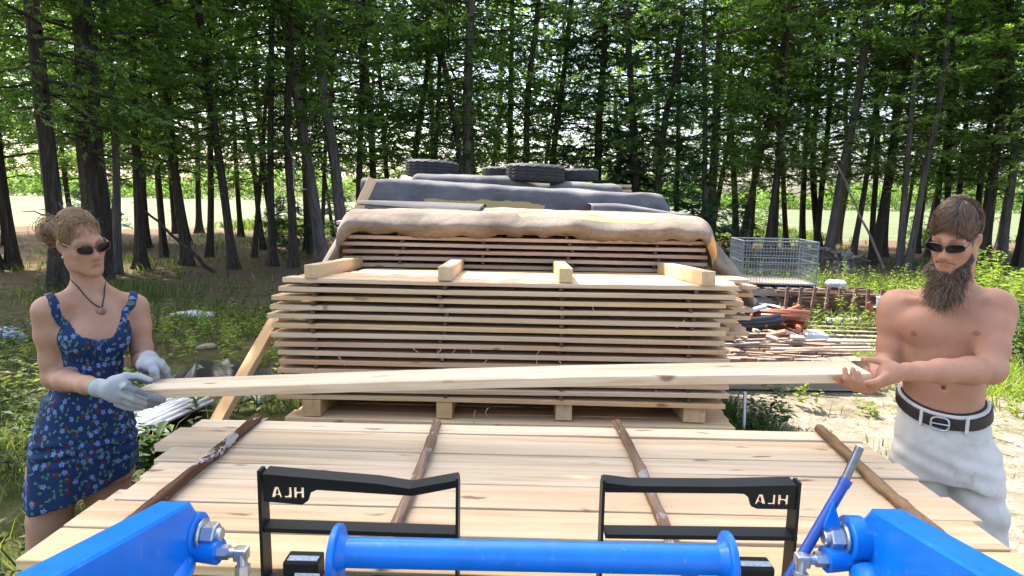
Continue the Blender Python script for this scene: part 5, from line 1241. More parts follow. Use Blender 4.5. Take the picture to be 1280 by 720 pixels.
def head_sdf(F, Rm, c, man):
    L = lambda p: c+Rm@np.asarray(p, float); s = np.array((.81, .87, .97)) if man else np.array((.79, .84, .91)); w = 1.0; jw = 1.0 if man else .92; sm = float(s.mean()); lp = 1.0 if man else .85
    def E(p, r, k=.02, mode='add', R2=None): F.ell(L(np.array(p)*s), np.array(r)*s, Rm if R2 is None else Rm@R2, k, mode)
    def C(a, b, ra, rb, k=.015): F.cone(L(np.array(a)*s), L(np.array(b)*s), ra*sm, rb*sm, k)
    E((0, .012, .038), (.074*w, .096, .088), .02); E((0, -.035, -.022), (.061*w*jw, .060, .082), .03)
    for q in (-1, 1):
        C((q*.056*w, .0, -.045), (q*.050*w*jw, -.015, -.078), .021, .017, .03); C((q*.050*w*jw, -.015, -.078), (q*.013, -.074, -.104), .017, .016, .03)
        E((q*.038*w, -.066, -.026), (.020, .016, .016), .035); C((q*.012, -.090, .017), (q*.050, -.074, .018), .0095, .009, .018)
        E((q*.031, -.093, .0), (.019, .013, .012), .012, 'sub'); E((q*.031, -.080, -.001), (.0135, .0125, .012), .004)
        C((q*.0095, -.104, -.040), (q*.011, -.096, -.042), .0085, .008, .008)
        E((q*.077*w, .016, -.008), (.010, .021, .033), .008, R2=rotm(0, q*.18, q*-.45)); E((q*.084*w, .008, -.004), (.005, .010, .017), .005, 'sub', rotm(0, q*.18, q*-.45))
    E((0, -.075, -.104), (.021, .018, .015), .025)
    E((0, -.069, -.066), (.036, .026, .034), .03)
    C((0, -.086, .012), (0, -.111, -.032), .0075, .0115, .012); E((0, -.110, -.036), (.0115, .0105, .010), .006)
    E((0, -.0915, -.067), (.021*lp, .009, .0052*lp), .005); E((0, -.090, -.0765), (.018*lp, .0095, .0060*lp), .005); 
    for q in (-1, 1): F.cone(L(np.array((0, -.1005, -.0708))*s), L(np.array((q*.021, -.088, -.0750))*s), .0016*sm, .0014*sm, .003, 'sub')
    E((0, -.088, -.090), (.014, .008, .004), .012, 'sub')
    return L, s
def head_col(V, Rm, c, s, lip, C):
    q = (V-c)@Rm/s
    m = np.clip(1.3-np.sqrt(((q[:, 0])/.022)**2+((q[:, 2]+.0725+2.2*q[:, 0]**2*4)/.0072)**2+((q[:, 1]+.094)/.02)**2), 0, .35)/.35; C = C*(1-m[:, None])+C*np.array(lip)*m[:, None]
    for sg in (-1, 1):     # eyebrows
        u = q[:, 0]*sg; zz = .020+.006*np.sin((u-.01)/.045*2.2); e = (u > .012) & (u < .056) & (np.abs(q[:, 2]-zz) < .0045) & (q[:, 1] < -.05); C[e] *= np.array([.55, .48, .44]) if lip[0] > .9 else np.array([.85, .8, .78])
        ch = np.clip(1-np.linalg.norm((q-np.array([sg*.04, -.075, -.032]))/np.array([.03, .04, .026]), axis=1), 0, 1)[:, None]; C = C*(1-ch*.22)+C*np.array([1.0, .72, .68])*ch*.22
    ns = np.clip(1-np.linalg.norm((q-np.array([0, -.115, -.036]))/np.array([.02, .025, .02]), axis=1), 0, 1)[:, None]; return C*(1-ns*.3)+C*np.array([1.02, .75, .7])*ns*.3
def glasses(L, parent, base, lens_m, frame_m, wl, hl, gap, tint_h=0.0, wrap=.35, fw=.0022):
    root = None
    fr = MB(); lens = []
    n = 40; t = np.arange(n)/n*2*PI; e = 2.7
    for sg in (-1, 1):
        cx = sg*(gap/2+wl/2); x = wl/2*np.sign(np.cos(t))*np.abs(np.cos(t))**(2/e); z = hl/2*np.sign(np.sin(t))*np.abs(np.sin(t))**(2/e)
        z = z*(1-.12*sg*x/(wl/2))+.10*hl*(sg*x/(wl/2))+tint_h; X = cx+x
        y = -.1115+wrap*X**2*11.0*.25+.02*np.abs(X)
        rim = np.stack([X, y, z+.001], 1); W = np.array([L(p) for p in rim])-base
        fr.tube(np.r_[W, W[:1]], fw, 6, False)
        cc = rim.mean(0)+np.array([0, -.003, 0]); dome = []
        for f in (1.0, .66, .33): dome.append(cc+(rim-cc)*f+np.array([0, -.0022*(1-f*f), 0]))
        D3 = np.array([[L(p) for p in d] for d in dome])-base; V = np.r_[D3.reshape(-1, 3), [L(cc+[0, -.0024, 0])-base]]
        Fq = [(i*n+j, i*n+(j+1) % n, (i+1)*n+(j+1) % n, (i+1)*n+j) for i in range(2) for j in range(n)]; Ft = [(2*n+j, 2*n+(j+1) % n, 3*n) for j in range(n)]
        lens.append(MB().add(V, Fq+Ft))
        j = int(np.argmax(sg*X)); h0 = rim[j]
        arm_ = [h0, h0+[sg*.004, .012, .004], (sg*.078, -.045, .012), (sg*.083, .0, .012), (sg*.083, .02, .004), (sg*.081, .032, -.012)]
        fr.tube(np.array([L(p) for p in arm_])-base, fw*1.15, 6)
    br = np.array([L(p) for p in ((-gap/2-.001, -.1105, .004+tint_h), (-gap*.2, -.1165, .007+tint_h), (gap*.2, -.1165, .007+tint_h), (gap/2+.001, -.1105, .004+tint_h))])-base; fr.tube(br, fw*1.1, 6)
    g = fr.build('sunglasses', frame_m, parent, True)
    for l_ in lens:
        o = l_.build('lens', lens_m, None, True); o.parent = g
    return g
def strands(name, paths, r, m, parent, nseg=3):
    V = []; Q = []; k = 0
    for p, rr_ in zip(paths, r):
        p = np.asarray(p); n = len(p); T = np.gradient(p, axis=0); T /= np.linalg.norm(T, axis=1)[:, None]+1e-9
        a = np.cross(T, [.3, .5, .8]); a /= np.linalg.norm(a, axis=1)[:, None]+1e-9; b = np.cross(T, a); w_ = rr_*(.25+.75*np.sin(np.linspace(.25, PI-.12, n)))[:, None]
        for q in range(3): V.append(p+w_*(math.cos(q*2.094)*a+math.sin(q*2.094)*b))
        I = np.arange(n-1)
        for q in range(3):
            q2 = (q+1) % 3; Q.append(np.stack([k+q*n+I, k+q2*n+I, k+q2*n+I+1, k+q*n+I+1], 1))
        k += 3*n
    return link(name, np_mesh(name, np.concatenate(V), np.concatenate(Q), m, True), parent)
def lerp(a, b, t): return np.asarray(a)*(1-t)+np.asarray(b)*t
def row(P, pxl, pxr, py, Y, ry):
    a, b = P(pxl, py, Y), P(pxr, py, Y); c = (a+b)/2; return (c[2], c[0], c[1], np.linalg.norm(b-a)/2, ry)

def flow_hair(L, s, base, cen, rad3, n, keep_f, flow, seed, length, r0, r1, lift=.03, wig=.0008):
    """short overlapping strands that follow a direction field over an ellipsoid scalp"""
    r = np.random.default_rng(seed); cen = np.asarray(cen); rad3 = np.asarray(rad3); q = r.normal(0, 1, (n*3, 3)); q /= np.linalg.norm(q, axis=1)[:, None]; p = cen+q*rad3; p = p[keep_f(p)][:n]; n = len(p)
    k0 = 1.005+np.abs(r.normal(0, .018, n)); Ls = r.uniform(*length, n); w = r.uniform(0, 6, (n, 3)); pts = []; m = 9
    jit = r.normal(0, .09, (n, 3))
    for i in range(m):
        t = i/(m-1); u = (p-cen)/rad3; u = u/np.linalg.norm(u, axis=1)[:, None]; k = k0+lift*np.sin(t*PI*.9)+wig*4*np.sin(w[:, 0]+t*7); pts.append(cen+u*rad3*k[:, None])
        g = u/rad3; g /= np.linalg.norm(g, axis=1)[:, None]; d = flow(p)+jit; d = d-g*(d*g).sum(1)[:, None]; d /= np.linalg.norm(d, axis=1)[:, None]+1e-9; p = p+d*(Ls/(m-1))[:, None]
    A = np.stack(pts, 1); R_ = np.stack([np.array([L(v*s) for v in st])-base for st in A]); return list(R_), list(r.uniform(r0, r1, n))

# ================================================================== the woman
def woman():
    Yb = 2.30; yaw = rad(12); P, PY, bw, th = person_frame(104, 560, Yb); base = np.zeros(3)
    hc = P(101, 303, 2.26); Rm = rotm(0, 0, rad(25))@rotm(rad(10), 0, 0)@rotm(0, rad(-10), 0)
    T = [row(P, 40, 168, 596, Yb, .11), row(P, 33, 172, 580, Yb, .124), row(P, 34, 170, 560, Yb, .125), row(P, 42, 164, 520, Yb, .113), row(P, 58, 158, 480, Yb, .098), row(P, 66, 157, 452, Yb, .098), row(P, 68, 160, 425, Yb, .106), row(P, 68, 163, 402, Yb, .102), row(P, 76, 158, 386, Yb, .082), row(P, 92, 142, 372, Yb, .058)]
    T = [(z, x, y+(.0 if z > 1.1 else .0), rx-.016, ry) for z, x, y, rx, ry in T]
    shR, elR, wrR = P(58, 389, 2.27), P(67, 472, 2.29), PY(124, 485, 2.06)
    shL, elL, wrL = P(170, 384, 2.33), P(179, 452, 2.31), PY(186, 449, 2.22)
    def torso(F):
        F.loft(T, yaw, .02)
        for (px, py, Y) in ((98, 424, 2.235), (140, 420, 2.26)): F.ell(P(px, py, Y), (.056, .05, .055), None, .035)
    def glove_hands(F, inf):
        r = lambda x: x+inf
        # right hand under the board end, left hand over its back edge
        pR = PY(148, 488, 2.05); F.cone(wrR, PY(138, 487, 2.055), r(.027), r(.030), .01); F.ell(pR, (r(.044), r(.020), r(.043)), rotm(0, .2, 0), .012)
        F.ell(PY(138, 487, 2.055), (r(.03), r(.024), r(.034)), None, .012)
        F.chain([PY(143, 476, 2.06), PY(158, 471, 2.075), PY(174, 471.5, 2.085), PY(187, 476, 2.085)], [r(.0165), r(.0135), r(.0115), r(.010)], .006, .012)
        for pts, rs in (([(156, 484, 2.035), (171, 490, 2.022), (186, 495.5, 2.030), (203, 500, 2.06)], .0112), ([(154, 492, 2.045), (169, 498, 2.03), (183, 502, 2.045), (197, 503, 2.075)], .0115),
                        ([(151, 499, 2.06), (165, 504, 2.055), (178, 506.5, 2.07), (190, 506, 2.10)], .0108), ([(147, 504, 2.075), (158, 508.5, 2.08), (168, 510, 2.09), (177, 509, 2.11)], .0098)):
            F.chain([PY(*p) for p in pts], [r(rs*1.12), r(rs*1.05), r(rs), r(rs*.88)], .004, .012)
        F.cone(wrL, PY(186, 453, 2.21), r(.026), r(.029), .01); F.ell(PY(186, 457, 2.195), (r(.039), r(.030), r(.027)), rotm(.5, .3, 0), .012)
        F.chain([PY(180, 454, 2.19), PY(188, 457, 2.165), PY(193, 464, 2.155), PY(194.5, 472, 2.16)], [r(.0165), r(.015), r(.0128), r(.0112)], .006, .012)
        for pts in ([(193, 453, 2.19), (201, 457, 2.20), (206, 464, 2.225), (207, 473, 2.255)], [(194, 452, 2.20), (202, 455, 2.225), (208, 462, 2.255), (209, 472, 2.265)], [(193, 451, 2.22), (201, 453, 2.25), (206, 461, 2.27), (207, 472, 2.272)], [(190, 451, 2.235), (197, 453, 2.265), (201, 461, 2.28), (202, 471, 2.277)]):
            F.chain([PY(*p) for p in pts], [r(.0118), r(.0112), r(.0105), r(.0095)], .004, .012)
    # body
    lo = (-.40, -.45, 0); hi = (.46, .32, 1.80); h = .0045
    F = Field((lo[0], lo[1], -.02), hi, h)
    torso(F)
    nb, nt2 = P(115, 374, 2.31), hc+Rm@np.array([0, .018, -.06])
    F.cone(nb, nt2, .050, .046, .03)
    F.cone(lerp(nb, nt2, .25), shR+[.02, 0, .012], .036, .036, .04); F.cone(lerp(nb, nt2, .25), shL+[-.02, 0, .012], .036, .036, .04)
    F.cone(P(111, 379, 2.255), P(74, 379, 2.262), .010, .010, .03); F.cone(P(122, 379, 2.26), P(150, 377, 2.30), .010, .008, .03)
    F.chain([shR, lerp(shR, elR, .35), lerp(shR, elR, .75), elR, lerp(elR, wrR, .3), lerp(elR, wrR, .75), wrR], [.048, .044, .038, .037, .038, .029, .025], .02, .04)
    F.chain([shL, lerp(shL, elL, .35), lerp(shL, elL, .75), elL, lerp(elL, wrL, .3), wrL], [.047, .043, .038, .036, .037, .025], .02, .04)
    glove_hands(F, -.0025)
    hipR, kneR, ankR = P(70, 590, Yb), P(50, 735, 2.29), np.array([P(52, 735, 2.30)[0], .03, .09]); hipL, kneL, ankL = P(134, 590, Yb), P(140, 735, 2.27), np.array([P(146, 735, 2.30)[0], .03, .09])
    for a, b, c in ((hipR, kneR, ankR), (hipL, kneL, ankL)):
        F.chain([a, lerp(a, b, .4), lerp(a, b, .85), b, lerp(b, c, .3), lerp(b, c, .75), c], [.082, .070, .056, .052, .053, .036, .035], .02, .05)
        F.chain([c+[0, .035, -.045], c+[0, -.05, -.06], c+[.01, -.15, -.070]], [.034, .036, .022], .02, .03)
    L, s = head_sdf(F, Rm, hc, False)
    # neck tendons and collar notch
    F.cone(hc+Rm@np.array([.045, .01, -.07]), P(120, 381, 2.255), .010, .007, .02); F.cone(hc+Rm@np.array([-.045, .01, -.07]), P(112, 381, 2.25), .010, .007, .02)
    def col(V):
        C = np.ones((len(V), 3)); C = head_col(V, Rm, hc, s, (.82, .56, .54), C)
        d = np.clip(1-np.linalg.norm((V-P(120, 398, 2.21))/np.array([.11, .1, .10]), axis=1), 0, 1)[:, None]; return C*(1-d*.2)+C*np.array([1, .78, .74])*d*.2
    body = mk('person', F, M_SKINW, base, None, 2, col)
    tag(body, 'woman in a navy floral sundress, dark sunglasses and grey work gloves holding the board', 'person')
    # ---- dress
    F2 = Field((-.30, -.28, .50), (.34, .26, 1.50), .0045); F2.inf = .007; torso(F2); F2.inf = 0
    zh = P(90, 641, Yb)[2]; ch = P(96, 632, Yb)
    sk = [row(P, 27, 170, 660, Yb, .145), row(P, 28, 172, 610, Yb, .145), row(P, 31, 172, 575, Yb, .138), row(P, 37, 169, 535, Yb, .128), row(P, 52, 163, 490, Yb, .110)]
    F2.loft([(z, x, y, rx-.003, ry) for z, x, y, rx, ry in sk], yaw, .012)
    cn = P(120, 426, 2.2); cyw, syw = math.cos(yaw), math.sin(yaw)
    def neck(x, y, z):
        lx = (x-cn[0])*cyw+y*syw; ly = -(x-cn[0])*syw+y*cyw
        top = np.where(ly < .02, cn[2]+5.0*np.clip(lx, -.11, .11)**2-.35*np.clip(np.abs(lx)-.10, 0, 1), cn[2]+.02)
        hem = zh+.098+.055*(x-ch[0])/.19*np.where(y < 0, 1, .3)
        return np.maximum(z-top, hem-z)
    def folds(x, y, z):
        a = (x-base[0]); w1 = np.exp(-((z-P(100, 549, Yb)[2])/.05)**2)
        f = .0045*w1*np.sin((z+.16*a*a*4-.05*a)*150)+.0022*np.sin(z*46+a*22+y*13)*np.exp(-((z-1.05)/.2)**2)
        f += .0045*np.sin(np.arctan2(y, a)*9+z*5)*np.clip((1.0-z)/.28, 0, 1)
        f += .0018*np.sin(np.arctan2(y, a)*34+np.sin(z*30))*np.exp(-((z-cn[2]+.015)/.03)**2)   # gathers at the neckline
        f += .005*np.exp(-((z-P(120, 447, Yb)[2])/.012)**2)                                        # seam under the bust
        return f.astype(np.float32)
    F2.disp(folds); F2.cutf(neck)
    def uv(V):
        a = np.arctan2(V[:, 1], V[:, 0]); a = np.where(a > PI*.5, a-2*PI, a); return np.stack([a*.17, V[:, 2]], 1)
    m, n, l, b = mat('navy_floral_cotton'); u = n.new('ShaderNodeUVMap').outputs[0]
    c = (0.010, 0.026, 0.075); fab = noise(n, l, u, 400, 2); c0 = mixc(n, l, math1(n, l, 'MULTIPLY', fab.outputs[0], .5), (0.008, 0.022, 0.066), (0.016, 0.038, 0.105)); cur = c0
    def motif(scale, seed, r0, petals, colr, amp, pick_lo, cur, center=None, elong=None):
        mp = mapping(n, l, u, (scale, scale, scale), (seed*3.7, seed*1.9, 0)); vo = N(n, 'TexVoronoi', voronoi_dimensions='2D'); vo.inputs['Scale'].default_value = 1.0; vo.inputs['Randomness'].default_value = .72; l.new(mp, vo.inputs['Vector'])
        sb = n.new('ShaderNodeVectorMath'); sb.operation = 'SUBTRACT'; l.new(mp, sb.inputs[0]); l.new(vo.outputs['Position'], sb.inputs[1]); sp = n.new('ShaderNodeSeparateXYZ'); l.new(sb.outputs[0], sp.inputs[0])
        sc_ = n.new('ShaderNodeSeparateColor'); l.new(vo.outputs['Color'], sc_.inputs[0])
        an = math1(n, l, 'ARCTAN2', sp.outputs[1], sp.outputs[0]); an = math1(n, l, 'ADD', an, math1(n, l, 'MULTIPLY', sc_.outputs[1], 6.28))
        rr2 = math1(n, l, 'MULTIPLY', math1(n, l, 'ADD', 1.0, math1(n, l, 'MULTIPLY', math1(n, l, 'COSINE', math1(n, l, 'MULTIPLY', an, float(petals))), amp)), r0)
        k = math1(n, l, 'GREATER_THAN', math1(n, l, 'SUBTRACT', rr2, vo.outputs['Distance']), 0.0); pk = math1(n, l, 'GREATER_THAN', sc_.outputs[0], pick_lo); k = math1(n, l, 'MULTIPLY', k, pk)
        fz = noise(n, l, u, 260, 3); cc_ = mixc(n, l, smap(n, l, fz.outputs[0], .35, .65), tuple(x*.55 for x in colr), colr)
        out = mixc(n, l, k, cur, cc_)
        if center: out = mixc(n, l, math1(n, l, 'MULTIPLY', pk, math1(n, l, 'LESS_THAN', vo.outputs['Distance'], r0*.28)), out, center)
        return out
    cur = motif(46, 5, .22, 1, (0.07, 0.17, 0.10), .85, .52, cur); cur = motif(40, 9, .16, 2, (0.15, 0.23, 0.20), .8, .74, cur)
    cur = motif(30, 2, .25, 4, (0.12, 0.026, 0.028), .16, .76, cur); cur = motif(30, 1, .25, 5, (0.17, 0.24, 0.45), .26, .50, cur, (0.04, 0.07, 0.19))
    l.new(cur, b.inputs['Base Color']); b.inputs['Roughness'].default_value = .8; b.inputs['Specular IOR Level'].default_value = .2; bump(n, l, b, fab.outputs[0], .15, .002)
    dress = mk('dress', F2, m, base, body, 1, None, uv)
    # straps, bow
    for pts in (((90, 426, 2.18), (84, 413, 2.195), (76, 400, 2.215), (68, 386, 2.235), (63, 376, 2.27), (61, 373, 2.30), (64, 380, 2.37), (76, 405, 2.40)), ((150, 424, 2.20), (154, 411, 2.22), (160, 397, 2.245), (164, 384, 2.27), (166, 374, 2.30), (166, 371.5, 2.335), (160, 385, 2.39), (150, 405, 2.42))):
        p = np.array([P(*q) for q in pts]); tt = np.linspace(0, len(p)-1, 26); p = np.stack([np.interp(tt, np.arange(len(p)), p[:, i]) for i in range(3)], 1); p[1:-1] = (p[:-2]+2*p[1:-1]+p[2:])/4
        def samp(q):
            g = (q-F.lo)/F.h; k = np.clip(np.floor(g).astype(int), 0, F.n-2); f = g-k; v = 0
            for dx in (0, 1):
                for dy in (0, 1):
                    for dz in (0, 1): v = v+F.D[k[:, 0]+dx, k[:, 1]+dy, k[:, 2]+dz]*np.abs(1-dx-f[:, 0])*np.abs(1-dy-f[:, 1])*np.abs(1-dz-f[:, 2])
            return v
        for _ in range(14):
            e_ = .004; gr = np.stack([samp(p+e_*np.eye(3)[i])-samp(p-e_*np.eye(3)[i]) for i in range(3)], 1); gr /= np.linalg.norm(gr, axis=1)[:, None]+1e-6; p = p-.7*samp(p)[:, None]*gr
        i0 = np.clip(np.floor((p.min(0)-.04-F.lo)/F.h).astype(int), 0, None); i1 = np.minimum(np.ceil((p.max(0)+.04-F.lo)/F.h).astype(int), F.n-1)
        Fb = Field(F.lo+i0*F.h, F.lo+i1*F.h, F.h); Fb.n = i1-i0+1; Fb.ax = [F.ax[i][i0[i]:i1[i]+1] for i in range(3)]; Fb.D = np.full(Fb.n, .15, np.float32)
        for i in range(25): Fb.cone(p[i], p[i+1], .0145+.0015*math.sin(i*2.2), .0145+.0015*math.sin((i+1)*2.2), .0)
        Fb.D = np.maximum(Fb.D, F.D[i0[0]:i1[0]+1, i0[1]:i1[1]+1, i0[2]:i1[2]+1]-.0065)
        mk('dress_strap', Fb, m, base, dress, 1, None, uv)
    q = P(122, 428, 2.185); mb = MB()
    for sg in (-1, 1):
        t = np.linspace(0, 1, 10); mb.tube(np.stack([q[0]+sg*.018*np.sin(t*PI), np.full(10, q[1]-.008)-.004*np.sin(t*PI), q[2]+.008*np.sin(t*2*PI)], 1)-base, .0022, 6)
        mb.tube(np.array([q+[0, -.006, 0], q+[sg*.008, -.010, -.02], q+[sg*.011, -.004, -.05]])-base, .002, 6)
    mb.build('bow', simple('navy_ribbon', (.014, .034, .11), .7), dress, True)
    # ---- gloves
    mg, n, l, b = mat('grey_knit_glove'); tc = n.new('ShaderNodeTexCoord'); a = noise(n, l, tc.outputs['Object'], 160, 3, .6); at = n.new('ShaderNodeAttribute'); at.attribute_name = 'Col'
    wv = noise(n, l, tc.outputs['Object'], 26, 4, .7); c = mixc(n, l, math1(n, l, 'MULTIPLY', smap(n, l, wv.outputs[0], .5, .7), .3), at.outputs['Color'], (.16, .15, .14)); c = mixc(n, l, math1(n, l, 'MULTIPLY', a.outputs[0], .4), c, mixc(n, l, 1.0, c, (.6, .6, .62), 'MULTIPLY'))
    l.new(c, b.inputs['Base Color']); b.inputs['Roughness'].default_value = .85; bump(n, l, b, a.outputs[0], .4, .002)
    F4 = Field((-.05, -.50, 1.0), (.50, .25, 1.34), .0032); glove_hands(F4, .002)
    cR = lerp(wrR, elR, .06); F4.cone(lerp(wrR, elR, .10), wrR, .0315, .031, .006); F4.cone(lerp(wrL, elL, .16), wrL, .0325, .031, .006)
    dirR = (elR-wrR)/np.linalg.norm(elR-wrR); dirL = (elL-wrL)/np.linalg.norm(elL-wrL)
    F4.cutf(lambda x, y, z: np.where(x < wrR[0]+.06, (x-wrR[0])*dirR[0]+(y-wrR[1])*dirR[1]+(z-wrR[2])*dirR[2]-.022, -1).astype(np.float32))
    def gcol(V):
        C = np.tile([.30, .31, .315], (len(V), 1)); isR = None
        t = ((V-wrR)@dirR); C[(t > .006) & (V[:, 2] < PY(150, 470, 2.06)[2]) & (V[:, 0] < wrR[0]+.02)] = (.06, .28, .19)
        # coated palm sides: darker grey
        thR = [PY(158, 471, 2.075), PY(174, 471.5, 2.085), PY(187, 476, 2.085)]; ixR = [PY(158, 485, 2.035), PY(171, 490, 2.022), PY(186, 495.5, 2.03), PY(203, 500, 2.06)]
        def near(V, ch, r):
            d = np.full(len(V), 9.0)
            for a, b in zip(ch[:-1], ch[1:]): t = np.clip(((V-a)@(b-a))/((b-a)@(b-a)), 0, 1); d = np.minimum(d, np.linalg.norm(V-a-t[:, None]*(b-a), axis=1))
            return d < r
        grey = (.105, .11, .12)
        thz = np.interp(V[:, 0], [p[0] for p in thR], [p[2] for p in thR]); C[near(V, thR, .018) & (V[:, 2] < thz-.001)] = grey
        ixz = np.interp(V[:, 0], [p[0] for p in ixR], [p[2] for p in ixR]); C[near(V, ixR, .016) & (V[:, 2] > ixz-.004)] = grey
        tipx = PY(183, 500, 2.05)[0]; C[(V[:, 0] > tipx) & (V[:, 2] < PY(190, 490, 2.05)[2]) & (V[:, 1] < PY(205, 500, 2.13)[1]+.02)] = (.18, .19, .20)
        C[near(V, [PY(181, 459, 2.18), PY(184, 463, 2.19)], .022) & (V[:, 2] < PY(183, 455, 2.18)[2])] = grey
        return C
    g = mk('work_gloves', F4, mg, base, body, 1, gcol)
    # ---- hair
    r = np.random.default_rng(4); F5 = Field(hc-.20, hc+.20, .004)
    F5.ell(L(np.array((0, .016, .045))*s), np.array((.078, .098, .087))*s, Rm, .01); F5.ell(L(np.array((0, .055, .0))*s), np.array((.071, .060, .074))*s, Rm, .02)
    F5.ell(L(np.array((-.045, .100, .035))*s), np.array((.042, .036, .040))*s, Rm, .02); F5.ell(L(np.array((-.065, .085, .05))*s), np.array((.028, .03, .03))*s, Rm, .02)
    g3 = np.stack(np.meshgrid(*[a.astype(np.float32) for a in F5.ax], indexing='ij'), -1); ql = (g3-hc)@Rm/s
    x_, y_, z_ = ql[..., 0], ql[..., 1], ql[..., 2]
    hairline = np.where(np.abs(x_) < .06, .092-5.5*x_**2, .072-(np.abs(x_)-.06)*4); faceside = np.maximum(z_*-1+hairline, -1)
    cut1 = np.minimum(hairline-z_, .018-y_+.0*x_); cut2 = np.minimum((-.012-z_)*1.0, .03-y_)
    F5.D = np.maximum(F5.D, cut1*.7); F5.D = np.maximum(F5.D, np.minimum(.052-y_*0-.0+(-z_-.105), 9)); F5.D = np.maximum(F5.D, cut2*.7)
    F5.D += (.0016*np.sin(x_*150+np.sin(y_*40)*2)+.0012*np.sin(z_*120+x_*90)).astype(np.float32)
    hair = mk('hair', F5, M_HCAPW, base, body, 1)
    paths = []; rs = []
    bun = np.array([-.045, .105, .035])
    def hk(p):
        x, y, z = p.T; hl = np.where(np.abs(x) < .055, .094-6*x**2, .076-(np.abs(x)-.055)*4.2)+.005*np.sin(x*170); return (z > hl) & (y < .03) | ((y >= .0) & (z > -.045+.5*np.clip(.06-y, 0, 1)))
    def hf(p): return (bun+np.array([-.01, .02, 0]))[None, :]-p
    pp, rr_ = flow_hair(L, s, base, (0, .016, .042), (.080, .100, .089), 6500, hk, hf, 41, (.05, .10), .0005, .0011, .035); paths += pp; rs += rr_
    for i in range(520):   # loops of the messy bun
        a = r.uniform(0, 6.28); R_ = r.uniform(.018, .046); ax_ = r.normal(0, 1, 3); ax_ /= np.linalg.norm(ax_); u_ = np.cross(ax_, [0, 0, 1.]); u_ /= np.linalg.norm(u_)+1e-9; v_ = np.cross(ax_, u_); c_ = bun+np.array([-.008, .006, .0])+r.normal(0, .015, 3)
        paths.append([L((c_+R_*(math.cos(a+t)*u_+math.sin(a+t)*v_)*(1+.06*t))*s)-base for t in np.linspace(0, r.uniform(2, 4.5), 12)]); rs.append(r.uniform(.0005, .0011))
    for i in range(90):    # fly-away hairs
        s0 = np.array([r.uniform(-.08, .08), r.uniform(-.07, .08), 0]); s0[2] = .05+.08*math.sqrt(max(0, 1-(s0[0]/.085)**2-((s0[1]-.016)/.105)**2)); d = s0-np.array([0, .0, .02]); d /= np.linalg.norm(d); d = d*.5+r.normal(0, .6, 3); lf = r.uniform(.02, .05); paths.append([L((s0+d*t*lf+np.array([0, 0, -.02])*t*t)*s)-base for t in np.linspace(0, 1, 7)]); rs.append(.0006)
    so_ = strands('hair_strands', paths, rs, M_HAIRW, hair)
    glasses(lambda p: L(np.array(p)*s), body, base, M_LENS, M_FRAMER, .063, .036, .016, -.002, .30, .0016)
    # ---- necklace and earring
    nk = [P(*q) for q in ((104, 338, 2.37), (95, 340, 2.345), (92, 346, 2.30), (94, 354, 2.26), (98, 362, 2.235), (107, 371, 2.222), (118, 379, 2.208), (128, 383.5, 2.205), (134, 384.5, 2.207), (137, 378, 2.215), (138.5, 365, 2.235), (136, 354, 2.27), (132, 344, 2.33), (122, 340, 2.37))]
    nk = np.array(nk); tt = np.linspace(0, len(nk)-1, 50); nk = np.stack([np.interp(tt, np.arange(len(nk)), nk[:, i]) for i in range(3)], 1)
    for _ in range(3): nk[1:-1] = (nk[:-2]+2*nk[1:-1]+nk[2:])/4
    # rest the cord on the skin: push it out of the body field
    for _ in range(12):
        e_ = .004; dd = samp(nk); gr = np.stack([samp(nk+e_*np.eye(3)[i])-samp(nk-e_*np.eye(3)[i]) for i in range(3)], 1); gr /= np.linalg.norm(gr, axis=1)[:, None]+1e-6; nk = nk-.6*(dd-.0026)[:, None]*gr
    for _ in range(4): nk[1:-1] = (nk[:-2]+2*nk[1:-1]+nk[2:])/4
    neckl = MB().tube(nk-base, .0022, 7).build('necklace', M_CORD, body, True)
    pc = nk[np.argmin(nk[:, 2])]+np.array([0, 0, -.015]); ip = [int(round((pc[i]-F.lo[i])/F.h)) for i in (0, 2)]; col_d = F.D[ip[0], :, ip[1]]; js = np.nonzero(col_d < 0)[0]
    if len(js): pc[1] = F.lo[1]+F.h*js[0]-.006
    MB().lathe([(0, -.006), (.010, -.005), (.0165, -.0015), (.0165, .0015), (.010, .005), (0, .006)], pc-base, 'y', 26).build('pendant', M_PEND, neckl, True)
    bm = bmesh.new(); bmesh.ops.create_uvsphere(bm, u_segments=12, v_segments=8, radius=.0038); me = bpy.data.meshes.new('earring'); bm.to_mesh(me); bm.free(); me.materials.append(M_PEARL)
    me.transform(Matrix.Translation(Vector(L(np.array((-.080, .010, -.047))*s)-base))); link('earring', me, body)
    body.location = Vector(bw); body.rotation_euler = (0, 0, th)
    return body
woman()

